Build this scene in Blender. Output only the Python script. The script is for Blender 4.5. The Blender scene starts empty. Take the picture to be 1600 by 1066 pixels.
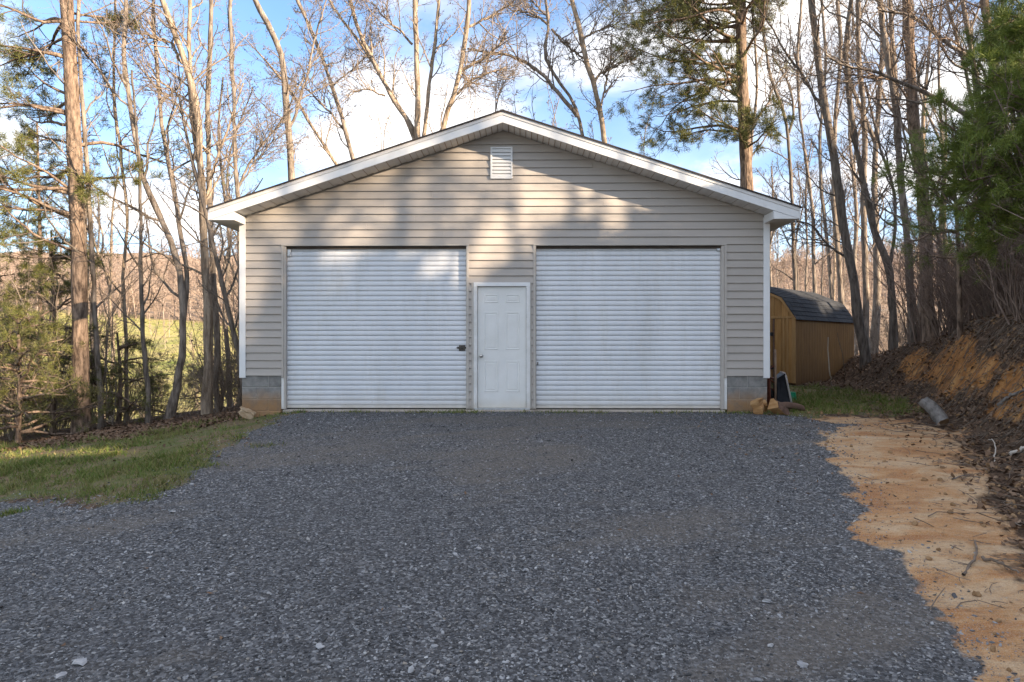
import bpy, bmesh, math, random
import numpy as np
from mathutils import Vector, Matrix, Euler

random.seed(7)
rng = np.random.default_rng(11)
SC = bpy.context.scene
COL = SC.collection
PI = math.pi

# ------------------------------------------------------------------ camera
FPX = 1067.0            # focal length in photo pixels (1600 wide)
CZ = 1.14
cam_d = bpy.data.cameras.new('camera')
cam = bpy.data.objects.new('camera', cam_d)
COL.objects.link(cam)
cam.location = (0, 0, CZ)
cam.rotation_euler = (PI/2, 0, 0)
cam_d.sensor_width = 36
cam_d.lens = 36*FPX/1600
cam_d.clip_start = 0.05
cam_d.clip_end = 3000
SC.camera = cam

# ------------------------------------------------------------------ sky + sun
SUN_DIR = Vector((0.75, -0.46, 0.27)).normalized()
SUN_EL = math.asin(SUN_DIR.z)
SUN_ROT = math.atan2(SUN_DIR.x, SUN_DIR.y)
world = bpy.data.worlds.new('World')
SC.world = world
world.use_nodes = True


def build_sky():
    nt = world.node_tree
    nt.nodes.clear()
    N = nt.nodes.new
    L = nt.links.new
    out = N('ShaderNodeOutputWorld')
    bg = N('ShaderNodeBackground')
    bg.inputs['Strength'].default_value = 0.115
    sky = N('ShaderNodeTexSky')
    sky.sky_type = 'NISHITA'
    sky.sun_disc = False
    sky.sun_elevation = SUN_EL
    sky.sun_rotation = SUN_ROT
    sky.altitude = 700
    sky.air_density = 1.0
    sky.dust_density = 0.2
    sky.ozone_density = 4.0
    tc = N('ShaderNodeTexCoord')
    sep = N('ShaderNodeSeparateXYZ')
    L(tc.outputs['Generated'], sep.inputs[0])
    zz = N('ShaderNodeMath'); zz.operation = 'MAXIMUM'; L(sep.outputs['Z'], zz.inputs[0]); zz.inputs[1].default_value = 0.0
    za = N('ShaderNodeMath'); za.operation = 'ADD'; L(zz.outputs[0], za.inputs[0]); za.inputs[1].default_value = 0.30
    dx = N('ShaderNodeMath'); dx.operation = 'DIVIDE'; L(sep.outputs['X'], dx.inputs[0]); L(za.outputs[0], dx.inputs[1])
    dy = N('ShaderNodeMath'); dy.operation = 'DIVIDE'; L(sep.outputs['Y'], dy.inputs[0]); L(za.outputs[0], dy.inputs[1])
    cb = N('ShaderNodeCombineXYZ'); L(dx.outputs[0], cb.inputs[0]); L(dy.outputs[0], cb.inputs[1])
    mp = N('ShaderNodeMapping'); L(cb.outputs[0], mp.inputs[0])
    mp.inputs['Location'].default_value = (3.30, 0.20, 0)
    n1 = N('ShaderNodeTexNoise'); n1.inputs['Scale'].default_value = 1.55; n1.inputs['Detail'].default_value = 9; n1.inputs['Roughness'].default_value = 0.56
    n1.inputs['Distortion'].default_value = 0.15
    L(mp.outputs[0], n1.inputs['Vector'])
    ramp = N('ShaderNodeValToRGB')
    ramp.color_ramp.interpolation = 'EASE'
    ramp.color_ramp.elements[0].position = 0.40
    ramp.color_ramp.elements[1].position = 0.62
    L(n1.outputs['Fac'], ramp.inputs[0])
    # soft thin veil between the heaps
    n2 = N('ShaderNodeTexNoise'); n2.inputs['Scale'].default_value = 3.1; n2.inputs['Detail'].default_value = 6
    L(mp.outputs[0], n2.inputs['Vector'])
    r2 = N('ShaderNodeValToRGB'); r2.color_ramp.elements[0].position = 0.35; r2.color_ramp.elements[1].position = 0.70
    r2.color_ramp.elements[0].color = (1.15, 1.21, 1.37, 1)
    r2.color_ramp.elements[1].color = (2.4, 2.3, 2.2, 1)
    L(n2.outputs['Fac'], r2.inputs[0])
    veil = N('ShaderNodeMath'); veil.operation = 'MAXIMUM'; L(ramp.outputs[0], veil.inputs[0])
    hz = N('ShaderNodeMapRange'); L(sep.outputs['Z'], hz.inputs[0])
    hz.inputs[1].default_value = 0.0; hz.inputs[2].default_value = 0.42; hz.inputs[3].default_value = 0.55; hz.inputs[4].default_value = 0.08
    L(hz.outputs[0], veil.inputs[1])
    mx = N('ShaderNodeMix'); mx.data_type = 'RGBA'
    L(veil.outputs[0], mx.inputs['Factor'])
    gain = N('ShaderNodeMix'); gain.data_type = 'RGBA'; gain.blend_type = 'MULTIPLY'; gain.inputs['Factor'].default_value = 1
    L(sky.outputs[0], gain.inputs['A']); gain.inputs['B'].default_value = (0.40, 0.43, 0.43, 1)
    L(gain.outputs['Result'], mx.inputs['A'])
    L(r2.outputs[0], mx.inputs['B'])
    L(mx.outputs['Result'], bg.inputs['Color'])
    L(bg.outputs[0], out.inputs['Surface'])


build_sky()
sun_d = bpy.data.lights.new('sun', 'SUN')
sun_d.energy = 2.0
sun_d.angle = math.radians(0.53)
sun_d.color = (1.0, 0.80, 0.58)
sun = bpy.data.objects.new('sun', sun_d)
COL.objects.link(sun)
sun.rotation_euler = SUN_DIR.to_track_quat('Z', 'Y').to_euler()
SC.view_settings.view_transform = 'Standard'
SC.view_settings.look = 'None'
SC.view_settings.exposure = 2.9
SC.view_settings.gamma = 1.0
SC.view_settings.use_curve_mapping = False


# ------------------------------------------------------------------ helpers
def tag(o, label=None, cat=None, group=None, kind=None):
    if label: o['label'] = label
    if cat: o['category'] = cat
    if group: o['group'] = group
    if kind: o['kind'] = kind
    return o


def empty(name, loc=(0, 0, 0), rz=0.0):
    o = bpy.data.objects.new(name, None)
    COL.objects.link(o)
    o.location = loc
    o.rotation_euler = (0, 0, rz)
    o.empty_display_size = 0.2
    return o


def link(name, me, mat=None, parent=None, smooth=False):
    o = bpy.data.objects.new(name, me)
    COL.objects.link(o)
    if mat is not None and len(me.materials) == 0:
        me.materials.append(mat)
    if parent is not None:
        o.parent = parent
    if smooth:
        me.polygons.foreach_set('use_smooth', [True]*len(me.polygons))
    return o


def mesh_arrays(name, V, F, smooth=False):
    """V (n,3), F (m,k) with the same k for every face."""
    V = np.ascontiguousarray(V, dtype=np.float32)
    F = np.ascontiguousarray(F, dtype=np.int32)
    me = bpy.data.meshes.new(name)
    me.vertices.add(len(V))
    me.vertices.foreach_set('co', V.ravel())
    m, k = F.shape
    me.loops.add(m*k)
    me.loops.foreach_set('vertex_index', F.ravel())
    me.polygons.add(m)
    me.polygons.foreach_set('loop_start', np.arange(0, m*k, k, dtype=np.int32))
    me.polygons.foreach_set('loop_total', np.full(m, k, dtype=np.int32))
    if smooth:
        me.polygons.foreach_set('use_smooth', np.ones(m, dtype=bool))
    me.update(calc_edges=True)
    return me


class MB:
    """collects simple shapes into one mesh"""
    def __init__(self):
        self.v = []
        self.f = []

    def poly(self, pts, faces):
        o = len(self.v)
        self.v += [tuple(p) for p in pts]
        self.f += [tuple(o+i for i in f) for f in faces]
        return self

    def box(self, x0, x1, y0, y1, z0, z1):
        return self.poly([(x0, y0, z0), (x1, y0, z0), (x1, y1, z0), (x0, y1, z0), (x0, y0, z1), (x1, y0, z1), (x1, y1, z1), (x0, y1, z1)],
                         [(0, 3, 2, 1), (4, 5, 6, 7), (0, 1, 5, 4), (1, 2, 6, 5), (2, 3, 7, 6), (3, 0, 4, 7)])

    def hexa(self, p):
        """eight points: bottom ring 0-3, top ring 4-7"""
        return self.poly(p, [(0, 3, 2, 1), (4, 5, 6, 7), (0, 1, 5, 4), (1, 2, 6, 5), (2, 3, 7, 6), (3, 0, 4, 7)])

    def prism_y(self, poly_xz, y0, y1):
        n = len(poly_xz)
        pts = [(x, y0, z) for x, z in poly_xz]+[(x, y1, z) for x, z in poly_xz]
        fs = [tuple(range(n)), tuple(range(2*n-1, n-1, -1))]
        for i in range(n):
            j = (i+1) % n
            fs.append((i, n+i, n+j, j))
        return self.poly(pts, fs)

    def tube(self, pts, r, sides=8, cap=True):
        pts = [Vector(p) for p in pts]
        rs = r if isinstance(r, (list, tuple)) else [r]*len(pts)
        o = len(self.v)
        up = Vector((0.13, 0.29, 0.95))
        for i, p in enumerate(pts):
            t = (pts[min(i+1, len(pts)-1)]-pts[max(i-1, 0)]).normalized()
            u = t.cross(up)
            if u.length < 0.05: u = t.cross(Vector((1, 0, 0)))
            u.normalize()
            w = t.cross(u)
            for s in range(sides):
                a = 2*PI*s/sides
                self.v.append(tuple(p+(u*math.cos(a)+w*math.sin(a))*rs[i]))
        for i in range(len(pts)-1):
            for s in range(sides):
                s2 = (s+1) % sides
                self.f.append((o+i*sides+s, o+i*sides+s2, o+(i+1)*sides+s2, o+(i+1)*sides+s))
        if cap:
            self.f.append(tuple(o+s for s in range(sides))[::-1])
            e = o+(len(pts)-1)*sides
            self.f.append(tuple(e+s for s in range(sides)))
        return self

    def lathe(self, prof, sides=20, c=(0, 0, 0)):
        """prof: (r,z) list"""
        o = len(self.v)
        for r, z in prof:
            for s in range(sides):
                a = 2*PI*s/sides
                self.v.append((c[0]+r*math.cos(a), c[1]+r*math.sin(a), c[2]+z))
        for i in range(len(prof)-1):
            for s in range(sides):
                s2 = (s+1) % sides
                self.f.append((o+i*sides+s, o+i*sides+s2, o+(i+1)*sides+s2, o+(i+1)*sides+s))
        return self

    def mesh(self, name, bevel=0.0, seg=1):
        me = bpy.data.meshes.new(name)
        me.from_pydata(self.v, [], self.f)
        bm = bmesh.new()
        bm.from_mesh(me)
        bmesh.ops.recalc_face_normals(bm, faces=bm.faces)
        if bevel > 0:
            bmesh.ops.bevel(bm, geom=[e for e in bm.edges if e.is_manifold and e.calc_face_angle(0) > 0.5], offset=bevel, segments=seg, affect='EDGES', clamp_overlap=True)
        bm.to_mesh(me)
        bm.free()
        return me

    def build(self, name, mat, parent=None, bevel=0.0, smooth=False, seg=1):
        return link(name, self.mesh(name, bevel, seg), mat, parent, smooth)


# ------------------------------------------------------------------ numpy noise
_perm = rng.permutation(512)
_val = rng.uniform(-1, 1, 512)


def vnoise(x, y):
    x = np.asarray(x, dtype=np.float64); y = np.asarray(y, dtype=np.float64)
    xi = np.floor(x).astype(int); yi = np.floor(y).astype(int)
    fx = x-xi; fy = y-yi
    fx = fx*fx*(3-2*fx); fy = fy*fy*(3-2*fy)
    def h(a, b): return _val[(_perm[(a & 511)]+b) & 511]
    return (h(xi, yi)*(1-fx)+h(xi+1, yi)*fx)*(1-fy)+(h(xi, yi+1)*(1-fx)+h(xi+1, yi+1)*fx)*fy


def fbm(x, y, f=1.0, o=4):
    s = 0; a = 1.0; t = 0
    for i in range(o):
        s = s+a*vnoise(x*f+17.3*i, y*f-9.1*i); t += a; a *= 0.5; f *= 2.03
    return s/t


def sstep(t):
    t = np.clip(t, 0, 1)
    return t*t*(3-2*t)


# ------------------------------------------------------------------ terrain height
_by = np.array([-60, -5, 0, 2.9, 5, 8, 10, 11.2, 13, 30, 400])
_bz = np.array([-2.5, -0.78, -0.63, -0.50, -0.37, -0.17, -0.075, -0.035, -0.02, 0.0, 0.0])


def base_profile(y):
    s = 0
    for d in (-0.8, -0.4, 0, 0.4, 0.8):
        s = s+np.interp(y+d, _by, _bz)
    return np.minimum(s/5, np.where((y > 11.0) & (y < 22), -0.03, 9))


def x_toe(y):
    return np.interp(y, [-40, 0, 2, 4.5, 6.65, 9, 11.3, 14, 18, 22, 30, 60], [6.0, 4.0, 3.6, 4.3, 5.2, 6.0, 6.9, 7.9, 8.6, 9.4, 12.5, 16])


def H(x, y, detail=True):
    x = np.asarray(x, dtype=np.float64); y = np.asarray(y, dtype=np.float64)
    z = base_profile(y)
    # falls away to the left
    l = np.maximum(0, -3.5-x)
    z = z-np.minimum(0.13*l*sstep(l/1.5+0.3), 1.6+0*l)
    # the valley behind the tree line, on the left and behind the garage
    yc = np.interp(x, [-40, -10, -5, -4, 6], [15.5, 16.0, 17.0, 22, 24])
    wl = sstep((11-x)/10)
    z = z-6.0*sstep((y-yc)/36)*wl
    # far slopes
    z = z+np.where(y > 52, 0.115*(y-52), 0)*wl+np.where(y > 175, 0.05*(y-175), 0)
    z = z+np.where(y > 38, 0.085*(y-38), 0)*(1-wl)
    z = z+np.where(y > 60, fbm(x, y, 1/70.0, 4)*9.0*sstep((y-60)/90), 0)
    # cut bank on the right and the wooded hill above it
    s = x-x_toe(y)
    hb = np.interp(y, [-30, 0, 5, 7, 10, 13, 16, 20, 27], [1.6, 1.3, 1.2, 1.25, 1.5, 1.5, 1.05, 0.6, 0.2])
    sl = np.interp(y, [-60, 6, 13, 20, 30, 60], [0.36, 0.35, 0.30, 0.16, 0.06, 0.02])
    up = np.maximum(0, s-1.1)
    hill = np.where(up < 34, sl*up, sl*34+0.1*sl*(up-34))
    bank = hb*sstep(s/1.35+0.02)
    z = z+bank+hill
    if detail:
        near = sstep((60-np.abs(y-8))/30)
        k = sstep(s/0.6)
        z = z+near*((0.012+0.010*sstep(l))*fbm(x, y, 1.3, 3)+k*(0.19*fbm(x, y, 0.9, 3)+0.045*fbm(x+31, y, 2.6, 2))+0.006*fbm(x, y, 5, 2))
        z = z+sstep((s+2.6)/1.0)*(1-k)*(0.045*fbm(x*0.6+y*0.5, y*1.5, 1.4, 3)+0.014*fbm(x, y*1.4, 5.5, 2))
    return z


def hpt(x, y): return float(H(np.array([x]), np.array([y]))[0])


_ds = np.concatenate([np.arange(2.0, 30, 0.02), np.arange(30, 420, 0.5)])


def ground_at(px, py):
    """where the sight line through a photo pixel first meets the terrain"""
    x = (px-800)/FPX*_ds; z = CZ-(py-533)/FPX*_ds
    hit = np.nonzero(z <= H(x, _ds, False))[0]
    i = hit[0] if len(hit) else len(_ds)-1
    return (x[i], _ds[i])


def P(px, py, d):
    return Vector(((px-800)/FPX*d, d, CZ-(py-533)/FPX*d))


def gpoly(pts): return np.array([ground_at(*p) for p in pts])


def sdist(poly, x, y):
    """signed distance to a polygon, positive inside"""
    px, py = poly[:, 0], poly[:, 1]
    n = len(poly)
    d2 = np.full(x.shape, 1e9)
    inside = np.zeros(x.shape, bool)
    for i in range(n):
        ax, ay = px[i], py[i]; bx, by = px[(i+1) % n], py[(i+1) % n]
        ex, ey = bx-ax, by-ay
        t = np.clip(((x-ax)*ex+(y-ay)*ey)/(ex*ex+ey*ey+1e-12), 0, 1)
        d2 = np.minimum(d2, (x-ax-t*ex)**2+(y-ay-t*ey)**2)
        c = (ay > y) != (by > y)
        with np.errstate(divide='ignore', invalid='ignore'):
            xx = ex*(y-ay)/(by-ay+1e-15)+ax
        inside ^= c & (x < xx)
    d = np.sqrt(d2)
    return np.where(inside, d, -d)


# zone outlines, read off the photograph and laid on the terrain
left_edge = gpoly([(452, 649), (425, 660), (395, 672), (365, 686), (335, 708), (315, 722), (292, 742), (272, 762), (250, 775), (225, 784), (190, 788), (150, 793), (110, 791), (85, 785), (60, 779), (0, 782)])
right_edge = gpoly([(1205, 649), (1250, 650), (1290, 655), (1340, 660), (1362, 663), (1330, 668), (1296, 672), (1284, 684), (1290, 700), (1302, 718), (1306, 735), (1318, 752), (1338, 775), (1350, 795), (1352, 808), (1334, 824), (1345, 840), (1375, 856), (1405, 866), (1425, 890), (1446, 915), (1450, 950), (1470, 1000), (1490, 1040), (1500, 1064)])
GRAVEL = np.vstack([right_edge, [[2.1, 1.0], [2.6, -6], [-14, -6], [-16, 7.2]], left_edge[::-1], [[-3.4, 11.6], [3.4, 11.6]]])
LAWN = np.vstack([left_edge+np.array([0.35, -0.15]), [[-9, 6.9], [-16, 7.0], [-16, 13.6]], gpoly([(0, 697), (60, 694), (120, 690), (180, 684), (240, 677), (300, 667), (350, 656)]), [[-4.6, 12.0], [-4.5, 11.6], [-3.4, 11.6]]])
VERGE = np.vstack([[[3.6, 11.3]], gpoly([(1205, 649), (1250, 650), (1290, 655), (1300, 648), (1350, 650), (1400, 652), (1432, 646), (1425, 634), (1390, 622), (1340, 612), (1300, 607), (1262, 603)]), [[6.6, 18.2], [4.6, 19.0], [4.55, 12]]])
CLAY = np.vstack([right_edge[2:]+np.array([-0.7, 0]), [[2.1, 1.0], [2.6, -6], [4.2, -6], [3.9, 1.5]], gpoly([(1600, 900), (1590, 850), (1570, 800), (1545, 755), (1525, 725), (1512, 700), (1508, 684), (1490, 672), (1450, 664), (1430, 656), (1400, 652), (1350, 650), (1300, 648)])])
CLAY_BANK = [gpoly([(1445, 575), (1475, 540), (1500, 528), (1525, 535), (1560, 552), (1560, 585), (1540, 605), (1500, 620), (1470, 622), (1450, 606)]),
             gpoly([(1575, 572), (1599, 566), (1599, 610), (1592, 625), (1570, 620), (1556, 605)]),
             gpoly([(1545, 640), (1599, 628), (1599, 655), (1560, 660)]),
             gpoly([(1405, 560), (1440, 545), (1452, 560), (1440, 592), (1415, 600)])]


def dust_at(x, y):
    a = 0.45
    u = x*math.cos(a)+y*math.sin(a); v = -x*math.sin(a)+y*math.cos(a)
    q = fbm(u*0.55+5.2, v*1.25+2.7, 0.85, 5)+0.35*fbm(u*0.4, v*2.2, 2.2, 3)
    return 0.75*sstep((q+0.05)/0.5)+0.25*sstep((fbm(x, y, 3.4, 3)+0.1)/0.5)*sstep((q+0.25)/0.5)


def zones(x, y):
    nz = 0.17*fbm(x, y, 1.6, 4)+0.13*fbm(x+3, y+8, 4.2, 3)+0.09*fbm(x+7, y, 11, 2)
    g = sdist(GRAVEL, x, y)+nz
    lw = np.maximum(sdist(LAWN, x, y)+nz*1.6, sdist(VERGE, x, y)+nz)
    cl = sdist(CLAY, x, y)+nz*1.5
    cb = np.max([sdist(p, x, y) for p in CLAY_BANK], axis=0)+nz*0.9
    return g, lw, cl, cb


# ------------------------------------------------------------------ materials
def nodes_of(m):
    m.use_nodes = True
    nt = m.node_tree
    b = nt.nodes['Principled BSDF']
    return nt, b


def M(name, c1, c2=None, scale=8.0, rough=0.7, bump=0.0, bscale=None, stretch=(1, 1, 1), spec=0.4, metallic=0.0, island=None, lo=0.35, hi=0.65, detail=5, stain=None, coord='pos'):
    """procedural material: noise between c1 and c2, optional random tint per piece, bump, optional stain near a height"""
    m = bpy.data.materials.new(name)
    nt, b = nodes_of(m)
    N = nt.nodes.new; L = nt.links.new
    geo = N('ShaderNodeNewGeometry')
    mp = N('ShaderNodeMapping'); mp.inputs['Scale'].default_value = stretch
    if coord == 'obj':
        tc = N('ShaderNodeTexCoord'); L(tc.outputs['Object'], mp.inputs[0])
    else:
        L(geo.outputs['Position'], mp.inputs[0])
    c2 = c2 or tuple(v*0.8 for v in c1)
    no = N('ShaderNodeTexNoise'); no.inputs['Scale'].default_value = scale; no.inputs['Detail'].default_value = detail; no.inputs['Roughness'].default_value = 0.6
    L(mp.outputs[0], no.inputs['Vector'])
    rp = N('ShaderNodeValToRGB'); rp.color_ramp.elements[0].position = lo; rp.color_ramp.elements[1].position = hi
    rp.color_ramp.elements[0].color = (*c1, 1); rp.color_ramp.elements[1].color = (*c2, 1)
    L(no.outputs['Fac'], rp.inputs[0])
    colour = rp.outputs[0]
    if island is not None:
        # list of colours picked at random for each separate piece
        r2 = N('ShaderNodeValToRGB'); r2.color_ramp.interpolation = 'LINEAR'
        e = r2.color_ramp.elements
        while len(e) < len(island): e.new(0.5)
        for i, c in enumerate(island):
            e[i].position = i/(len(island)-1); e[i].color = (*c, 1)
        L(geo.outputs['Random Per Island'], r2.inputs[0])
        mx = N('ShaderNodeMix'); mx.data_type = 'RGBA'; mx.inputs['Factor'].default_value = 0.75
        L(colour, mx.inputs['A']); L(r2.outputs[0], mx.inputs['B'])
        colour = mx.outputs['Result']
    if stain is not None:
        z0, z1, sc, amt = stain
        sp = N('ShaderNodeSeparateXYZ'); L(geo.outputs['Position'], sp.inputs[0])
        n3 = N('ShaderNodeTexNoise'); n3.inputs['Scale'].default_value = 5; n3.inputs['Detail'].default_value = 6; L(geo.outputs['Position'], n3.inputs['Vector'])
        ad = N('ShaderNodeMath'); ad.operation = 'MULTIPLY_ADD'; L(n3.outputs['Fac'], ad.inputs[0]); ad.inputs[1].default_value = (z1-z0)*0.9; L(sp.outputs['Z'], ad.inputs[2])
        mr = N('ShaderNodeMapRange'); L(ad.outputs[0], mr.inputs[0])
        mr.inputs[1].default_value = z0+(z1-z0)*0.45; mr.inputs[2].default_value = z1+(z1-z0)*0.45; mr.inputs[3].default_value = amt; mr.inputs[4].default_value = 0
        mx = N('ShaderNodeMix'); mx.data_type = 'RGBA'; L(mr.outputs[0], mx.inputs['Factor'])
        L(colour, mx.inputs['A']); mx.inputs['B'].default_value = (*sc, 1)
        colour = mx.outputs['Result']
    L(colour, b.inputs['Base Color'])
    b.inputs['Roughness'].default_value = rough
    b.inputs['Specular IOR Level'].default_value = spec
    b.inputs['Metallic'].default_value = metallic
    if bump:
        nb = N('ShaderNodeTexNoise'); nb.inputs['Scale'].default_value = bscale or scale*3; nb.inputs['Detail'].default_value = 5
        L(mp.outputs[0], nb.inputs['Vector'])
        bp = N('ShaderNodeBump'); bp.inputs['Strength'].default_value = 0.8; bp.inputs['Distance'].default_value = bump
        L(nb.outputs['Fac'], bp.inputs['Height']); L(bp.outputs[0], b.inputs['Normal'])
    return m


MAT = {}
MAT['siding'] = M('vinyl_siding', (0.41, 0.368, 0.325), (0.445, 0.404, 0.36), 2.2, 0.5, 0.0006, 40, (0.35, 1, 6), 0.35)
MAT['trim_beige'] = M('beige_channel', (0.44, 0.40, 0.355), (0.49, 0.45, 0.40), 3, 0.5, spec=0.35)
MAT['white'] = M('white_trim', (0.74, 0.74, 0.73), (0.80, 0.80, 0.79), 2.5, 0.45, spec=0.4)
MAT['white_dirty'] = M('white_board', (0.66, 0.65, 0.61), (0.78, 0.77, 0.75), 6, 0.5, spec=0.35, stain=(-0.02, 0.16, (0.42, 0.33, 0.22), 0.55))
MAT['door_white'] = M('door_paint', (0.72, 0.715, 0.68), (0.78, 0.775, 0.745), 3, 0.42, spec=0.4, stain=(0.0, 0.20, (0.52, 0.42, 0.27), 0.45))
MAT['soffit'] = M('soffit_vinyl', (0.62, 0.60, 0.57), (0.70, 0.68, 0.65), 4, 0.5)
MAT['rollup'] = M('roll_up_steel', (0.64, 0.655, 0.675), (0.71, 0.72, 0.735), 1.6, 0.33, stretch=(1.2, 1, 0.25), spec=0.55, stain=(-0.02, 0.34, (0.52, 0.45, 0.36), 0.38))
def grime(m, scale, stretch, lo, hi, colour, amt):
    """streaky dirt over whatever the base colour already is"""
    nt = m.node_tree; b = nt.nodes['Principled BSDF']; N = nt.nodes.new; L = nt.links.new
    src = b.inputs['Base Color'].links[0].from_socket
    geo = N('ShaderNodeNewGeometry'); mp = N('ShaderNodeMapping'); mp.inputs['Scale'].default_value = stretch; L(geo.outputs['Position'], mp.inputs[0])
    no = N('ShaderNodeTexNoise'); no.inputs['Scale'].default_value = scale; no.inputs['Detail'].default_value = 8; no.inputs['Roughness'].default_value = 0.7; L(mp.outputs[0], no.inputs['Vector'])
    mr = N('ShaderNodeMapRange'); L(no.outputs['Fac'], mr.inputs[0]); mr.inputs[1].default_value = lo; mr.inputs[2].default_value = hi; mr.inputs[3].default_value = 0; mr.inputs[4].default_value = amt
    mx = N('ShaderNodeMix'); mx.data_type = 'RGBA'; L(mr.outputs[0], mx.inputs['Factor']); L(src, mx.inputs['A']); mx.inputs['B'].default_value = (*colour, 1)
    L(mx.outputs['Result'], b.inputs['Base Color'])


def tint(m, amt):
    """each object of its own a shade lighter or darker"""
    nt = m.node_tree; b = nt.nodes['Principled BSDF']; N = nt.nodes.new; L = nt.links.new
    src = b.inputs['Base Color'].links[0].from_socket
    oi = N('ShaderNodeObjectInfo'); hs = N('ShaderNodeHueSaturation'); mr = N('ShaderNodeMapRange'); L(oi.outputs['Random'], mr.inputs[0]); mr.inputs[3].default_value = 1-amt; mr.inputs[4].default_value = 1+amt
    L(mr.outputs[0], hs.inputs['Value']); L(src, hs.inputs['Color']); L(hs.outputs[0], b.inputs['Base Color'])


grime(MAT['rollup'], 2.6, (1.6, 1, 0.30), 0.50, 0.72, (0.50, 0.48, 0.43), 0.38)
grime(MAT['rollup'], 9, (1.0, 1, 1.0), 0.66, 0.74, (0.30, 0.21, 0.14), 0.5)
grime(MAT['siding'], 1.3, (0.7, 1, 1.2), 0.50, 0.75, (0.33, 0.29, 0.245), 0.40)
grime(MAT['white'], 3.0, (1, 1, 0.5), 0.52, 0.75, (0.56, 0.53, 0.48), 0.35)
tint(MAT['siding'], 0.035)
MAT['rubber'] = M('dark_rubber', (0.02, 0.02, 0.02), (0.04, 0.038, 0.035), 12, 0.8)
MAT['steel_dark'] = M('dark_steel', (0.06, 0.055, 0.05), (0.13, 0.11, 0.09), 20, 0.5, metallic=0.6)
MAT['galv'] = M('galvanised', (0.45, 0.46, 0.47), (0.55, 0.56, 0.57), 15, 0.42, metallic=0.8)
MAT['nickel'] = M('nickel', (0.55, 0.53, 0.50), (0.62, 0.60, 0.57), 30, 0.28, metallic=1.0)
MAT['block'] = M('concrete_block', (0.20, 0.195, 0.185), (0.30, 0.29, 0.27), 9, 0.92, 0.003, 70, spec=0.2, stain=(0.08, 0.34, (0.36, 0.20, 0.085), 0.85))
grime(MAT['block'], 6, (1, 1, 1), 0.48, 0.66, (0.13, 0.125, 0.12), 0.5); tint(MAT['block'], 0.10)
MAT['mortar'] = M('mortar', (0.33, 0.31, 0.28), (0.42, 0.40, 0.36), 14, 0.95, 0.003, 60, spec=0.2, stain=(0.08, 0.34, (0.38, 0.23, 0.11), 0.85))
MAT['concrete'] = M('slab_concrete', (0.36, 0.31, 0.26), (0.50, 0.43, 0.36), 7, 0.9, 0.002, 60, spec=0.25)
MAT['shingle'] = M('asphalt_shingle', (0.022, 0.024, 0.028), (0.055, 0.058, 0.064), 28, 0.95, 0.003, 160, spec=0.25, island=[(0.022, 0.024, 0.028), (0.050, 0.053, 0.059), (0.034, 0.036, 0.041)])
MAT['dark_brown'] = M('head_shade_brown', (0.05, 0.038, 0.03), (0.085, 0.066, 0.052), 6, 0.9)  # shadow tone for the gap at the roll-up door heads
MAT['drip'] = M('drip_edge', (0.035, 0.028, 0.027), (0.06, 0.05, 0.047), 20, 0.9)
MAT['dark_in'] = M('interior_dark', (0.03, 0.03, 0.03), (0.05, 0.05, 0.05), 3, 0.9)
MAT['shed_wood'] = M('shed_pine', (0.33, 0.165, 0.05), (0.42, 0.235, 0.085), 5, 0.7, 0.0015, 22, (5, 5, 0.5), 0.3, stain=(-0.2, 0.5, (0.20, 0.10, 0.035), 0.5))
tint(MAT['shed_wood'], 0.16)
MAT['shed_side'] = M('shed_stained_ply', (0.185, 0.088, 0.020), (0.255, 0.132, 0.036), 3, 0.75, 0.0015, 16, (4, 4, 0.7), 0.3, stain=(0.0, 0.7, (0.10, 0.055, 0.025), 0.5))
MAT['shed_trim'] = M('shed_batten', (0.36, 0.20, 0.075), (0.45, 0.27, 0.11), 6, 0.7, 0.001, 22, (5, 5, 0.5), 0.3)
MAT['bark_grey'] = M('bark_grey', (0.11, 0.088, 0.07), (0.34, 0.285, 0.235), 4.5, 0.92, 0.03, 9, (3.2, 3.2, 0.6), 0.15, lo=0.36, hi=0.64, detail=9)
MAT['bark_tan'] = M('bark_tan', (0.16, 0.12, 0.085), (0.43, 0.345, 0.26), 4.5, 0.92, 0.03, 9, (3.2, 3.2, 0.55), 0.15, lo=0.36, hi=0.64, detail=9)
MAT['bark_dark'] = M('bark_dark', (0.085, 0.07, 0.058), (0.235, 0.197, 0.163), 5.0, 0.93, 0.03, 10, (3.2, 3.2, 0.55), 0.15, detail=9)
MAT['bark_pine'] = M('bark_pine', (0.085, 0.060, 0.045), (0.31, 0.225, 0.165), 5.5, 0.94, 0.04, 8, (2.8, 2.8, 0.8), 0.15, lo=0.38, hi=0.62, detail=9)
MAT['twig'] = M('twig_bark', (0.17, 0.135, 0.105), (0.29, 0.235, 0.185), 3.0, 0.9, spec=0.2)
MAT['twig_dark'] = M('twig_dark', (0.10, 0.075, 0.06), (0.185, 0.142, 0.115), 3.0, 0.9, spec=0.2)
MAT['needle'] = M('pine_needles', (0.07, 0.085, 0.02), (0.125, 0.13, 0.04), 1.2, 0.6, spec=0.3, island=[(0.06, 0.08, 0.018), (0.125, 0.13, 0.032), (0.23, 0.20, 0.06)])
MAT['needle_dark'] = M('pine_needles_deep', (0.06, 0.095, 0.018), (0.11, 0.15, 0.03), 1.5, 0.55, spec=0.3, island=[(0.07, 0.11, 0.014), (0.15, 0.20, 0.028), (0.28, 0.30, 0.06)])
MAT['leaf'] = M('dry_leaf', (0.14, 0.085, 0.05), (0.22, 0.14, 0.085), 2.0, 0.8, spec=0.25, island=[(0.07, 0.04, 0.026), (0.13, 0.078, 0.047), (0.19, 0.115, 0.07), (0.27, 0.19, 0.13)])
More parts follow.
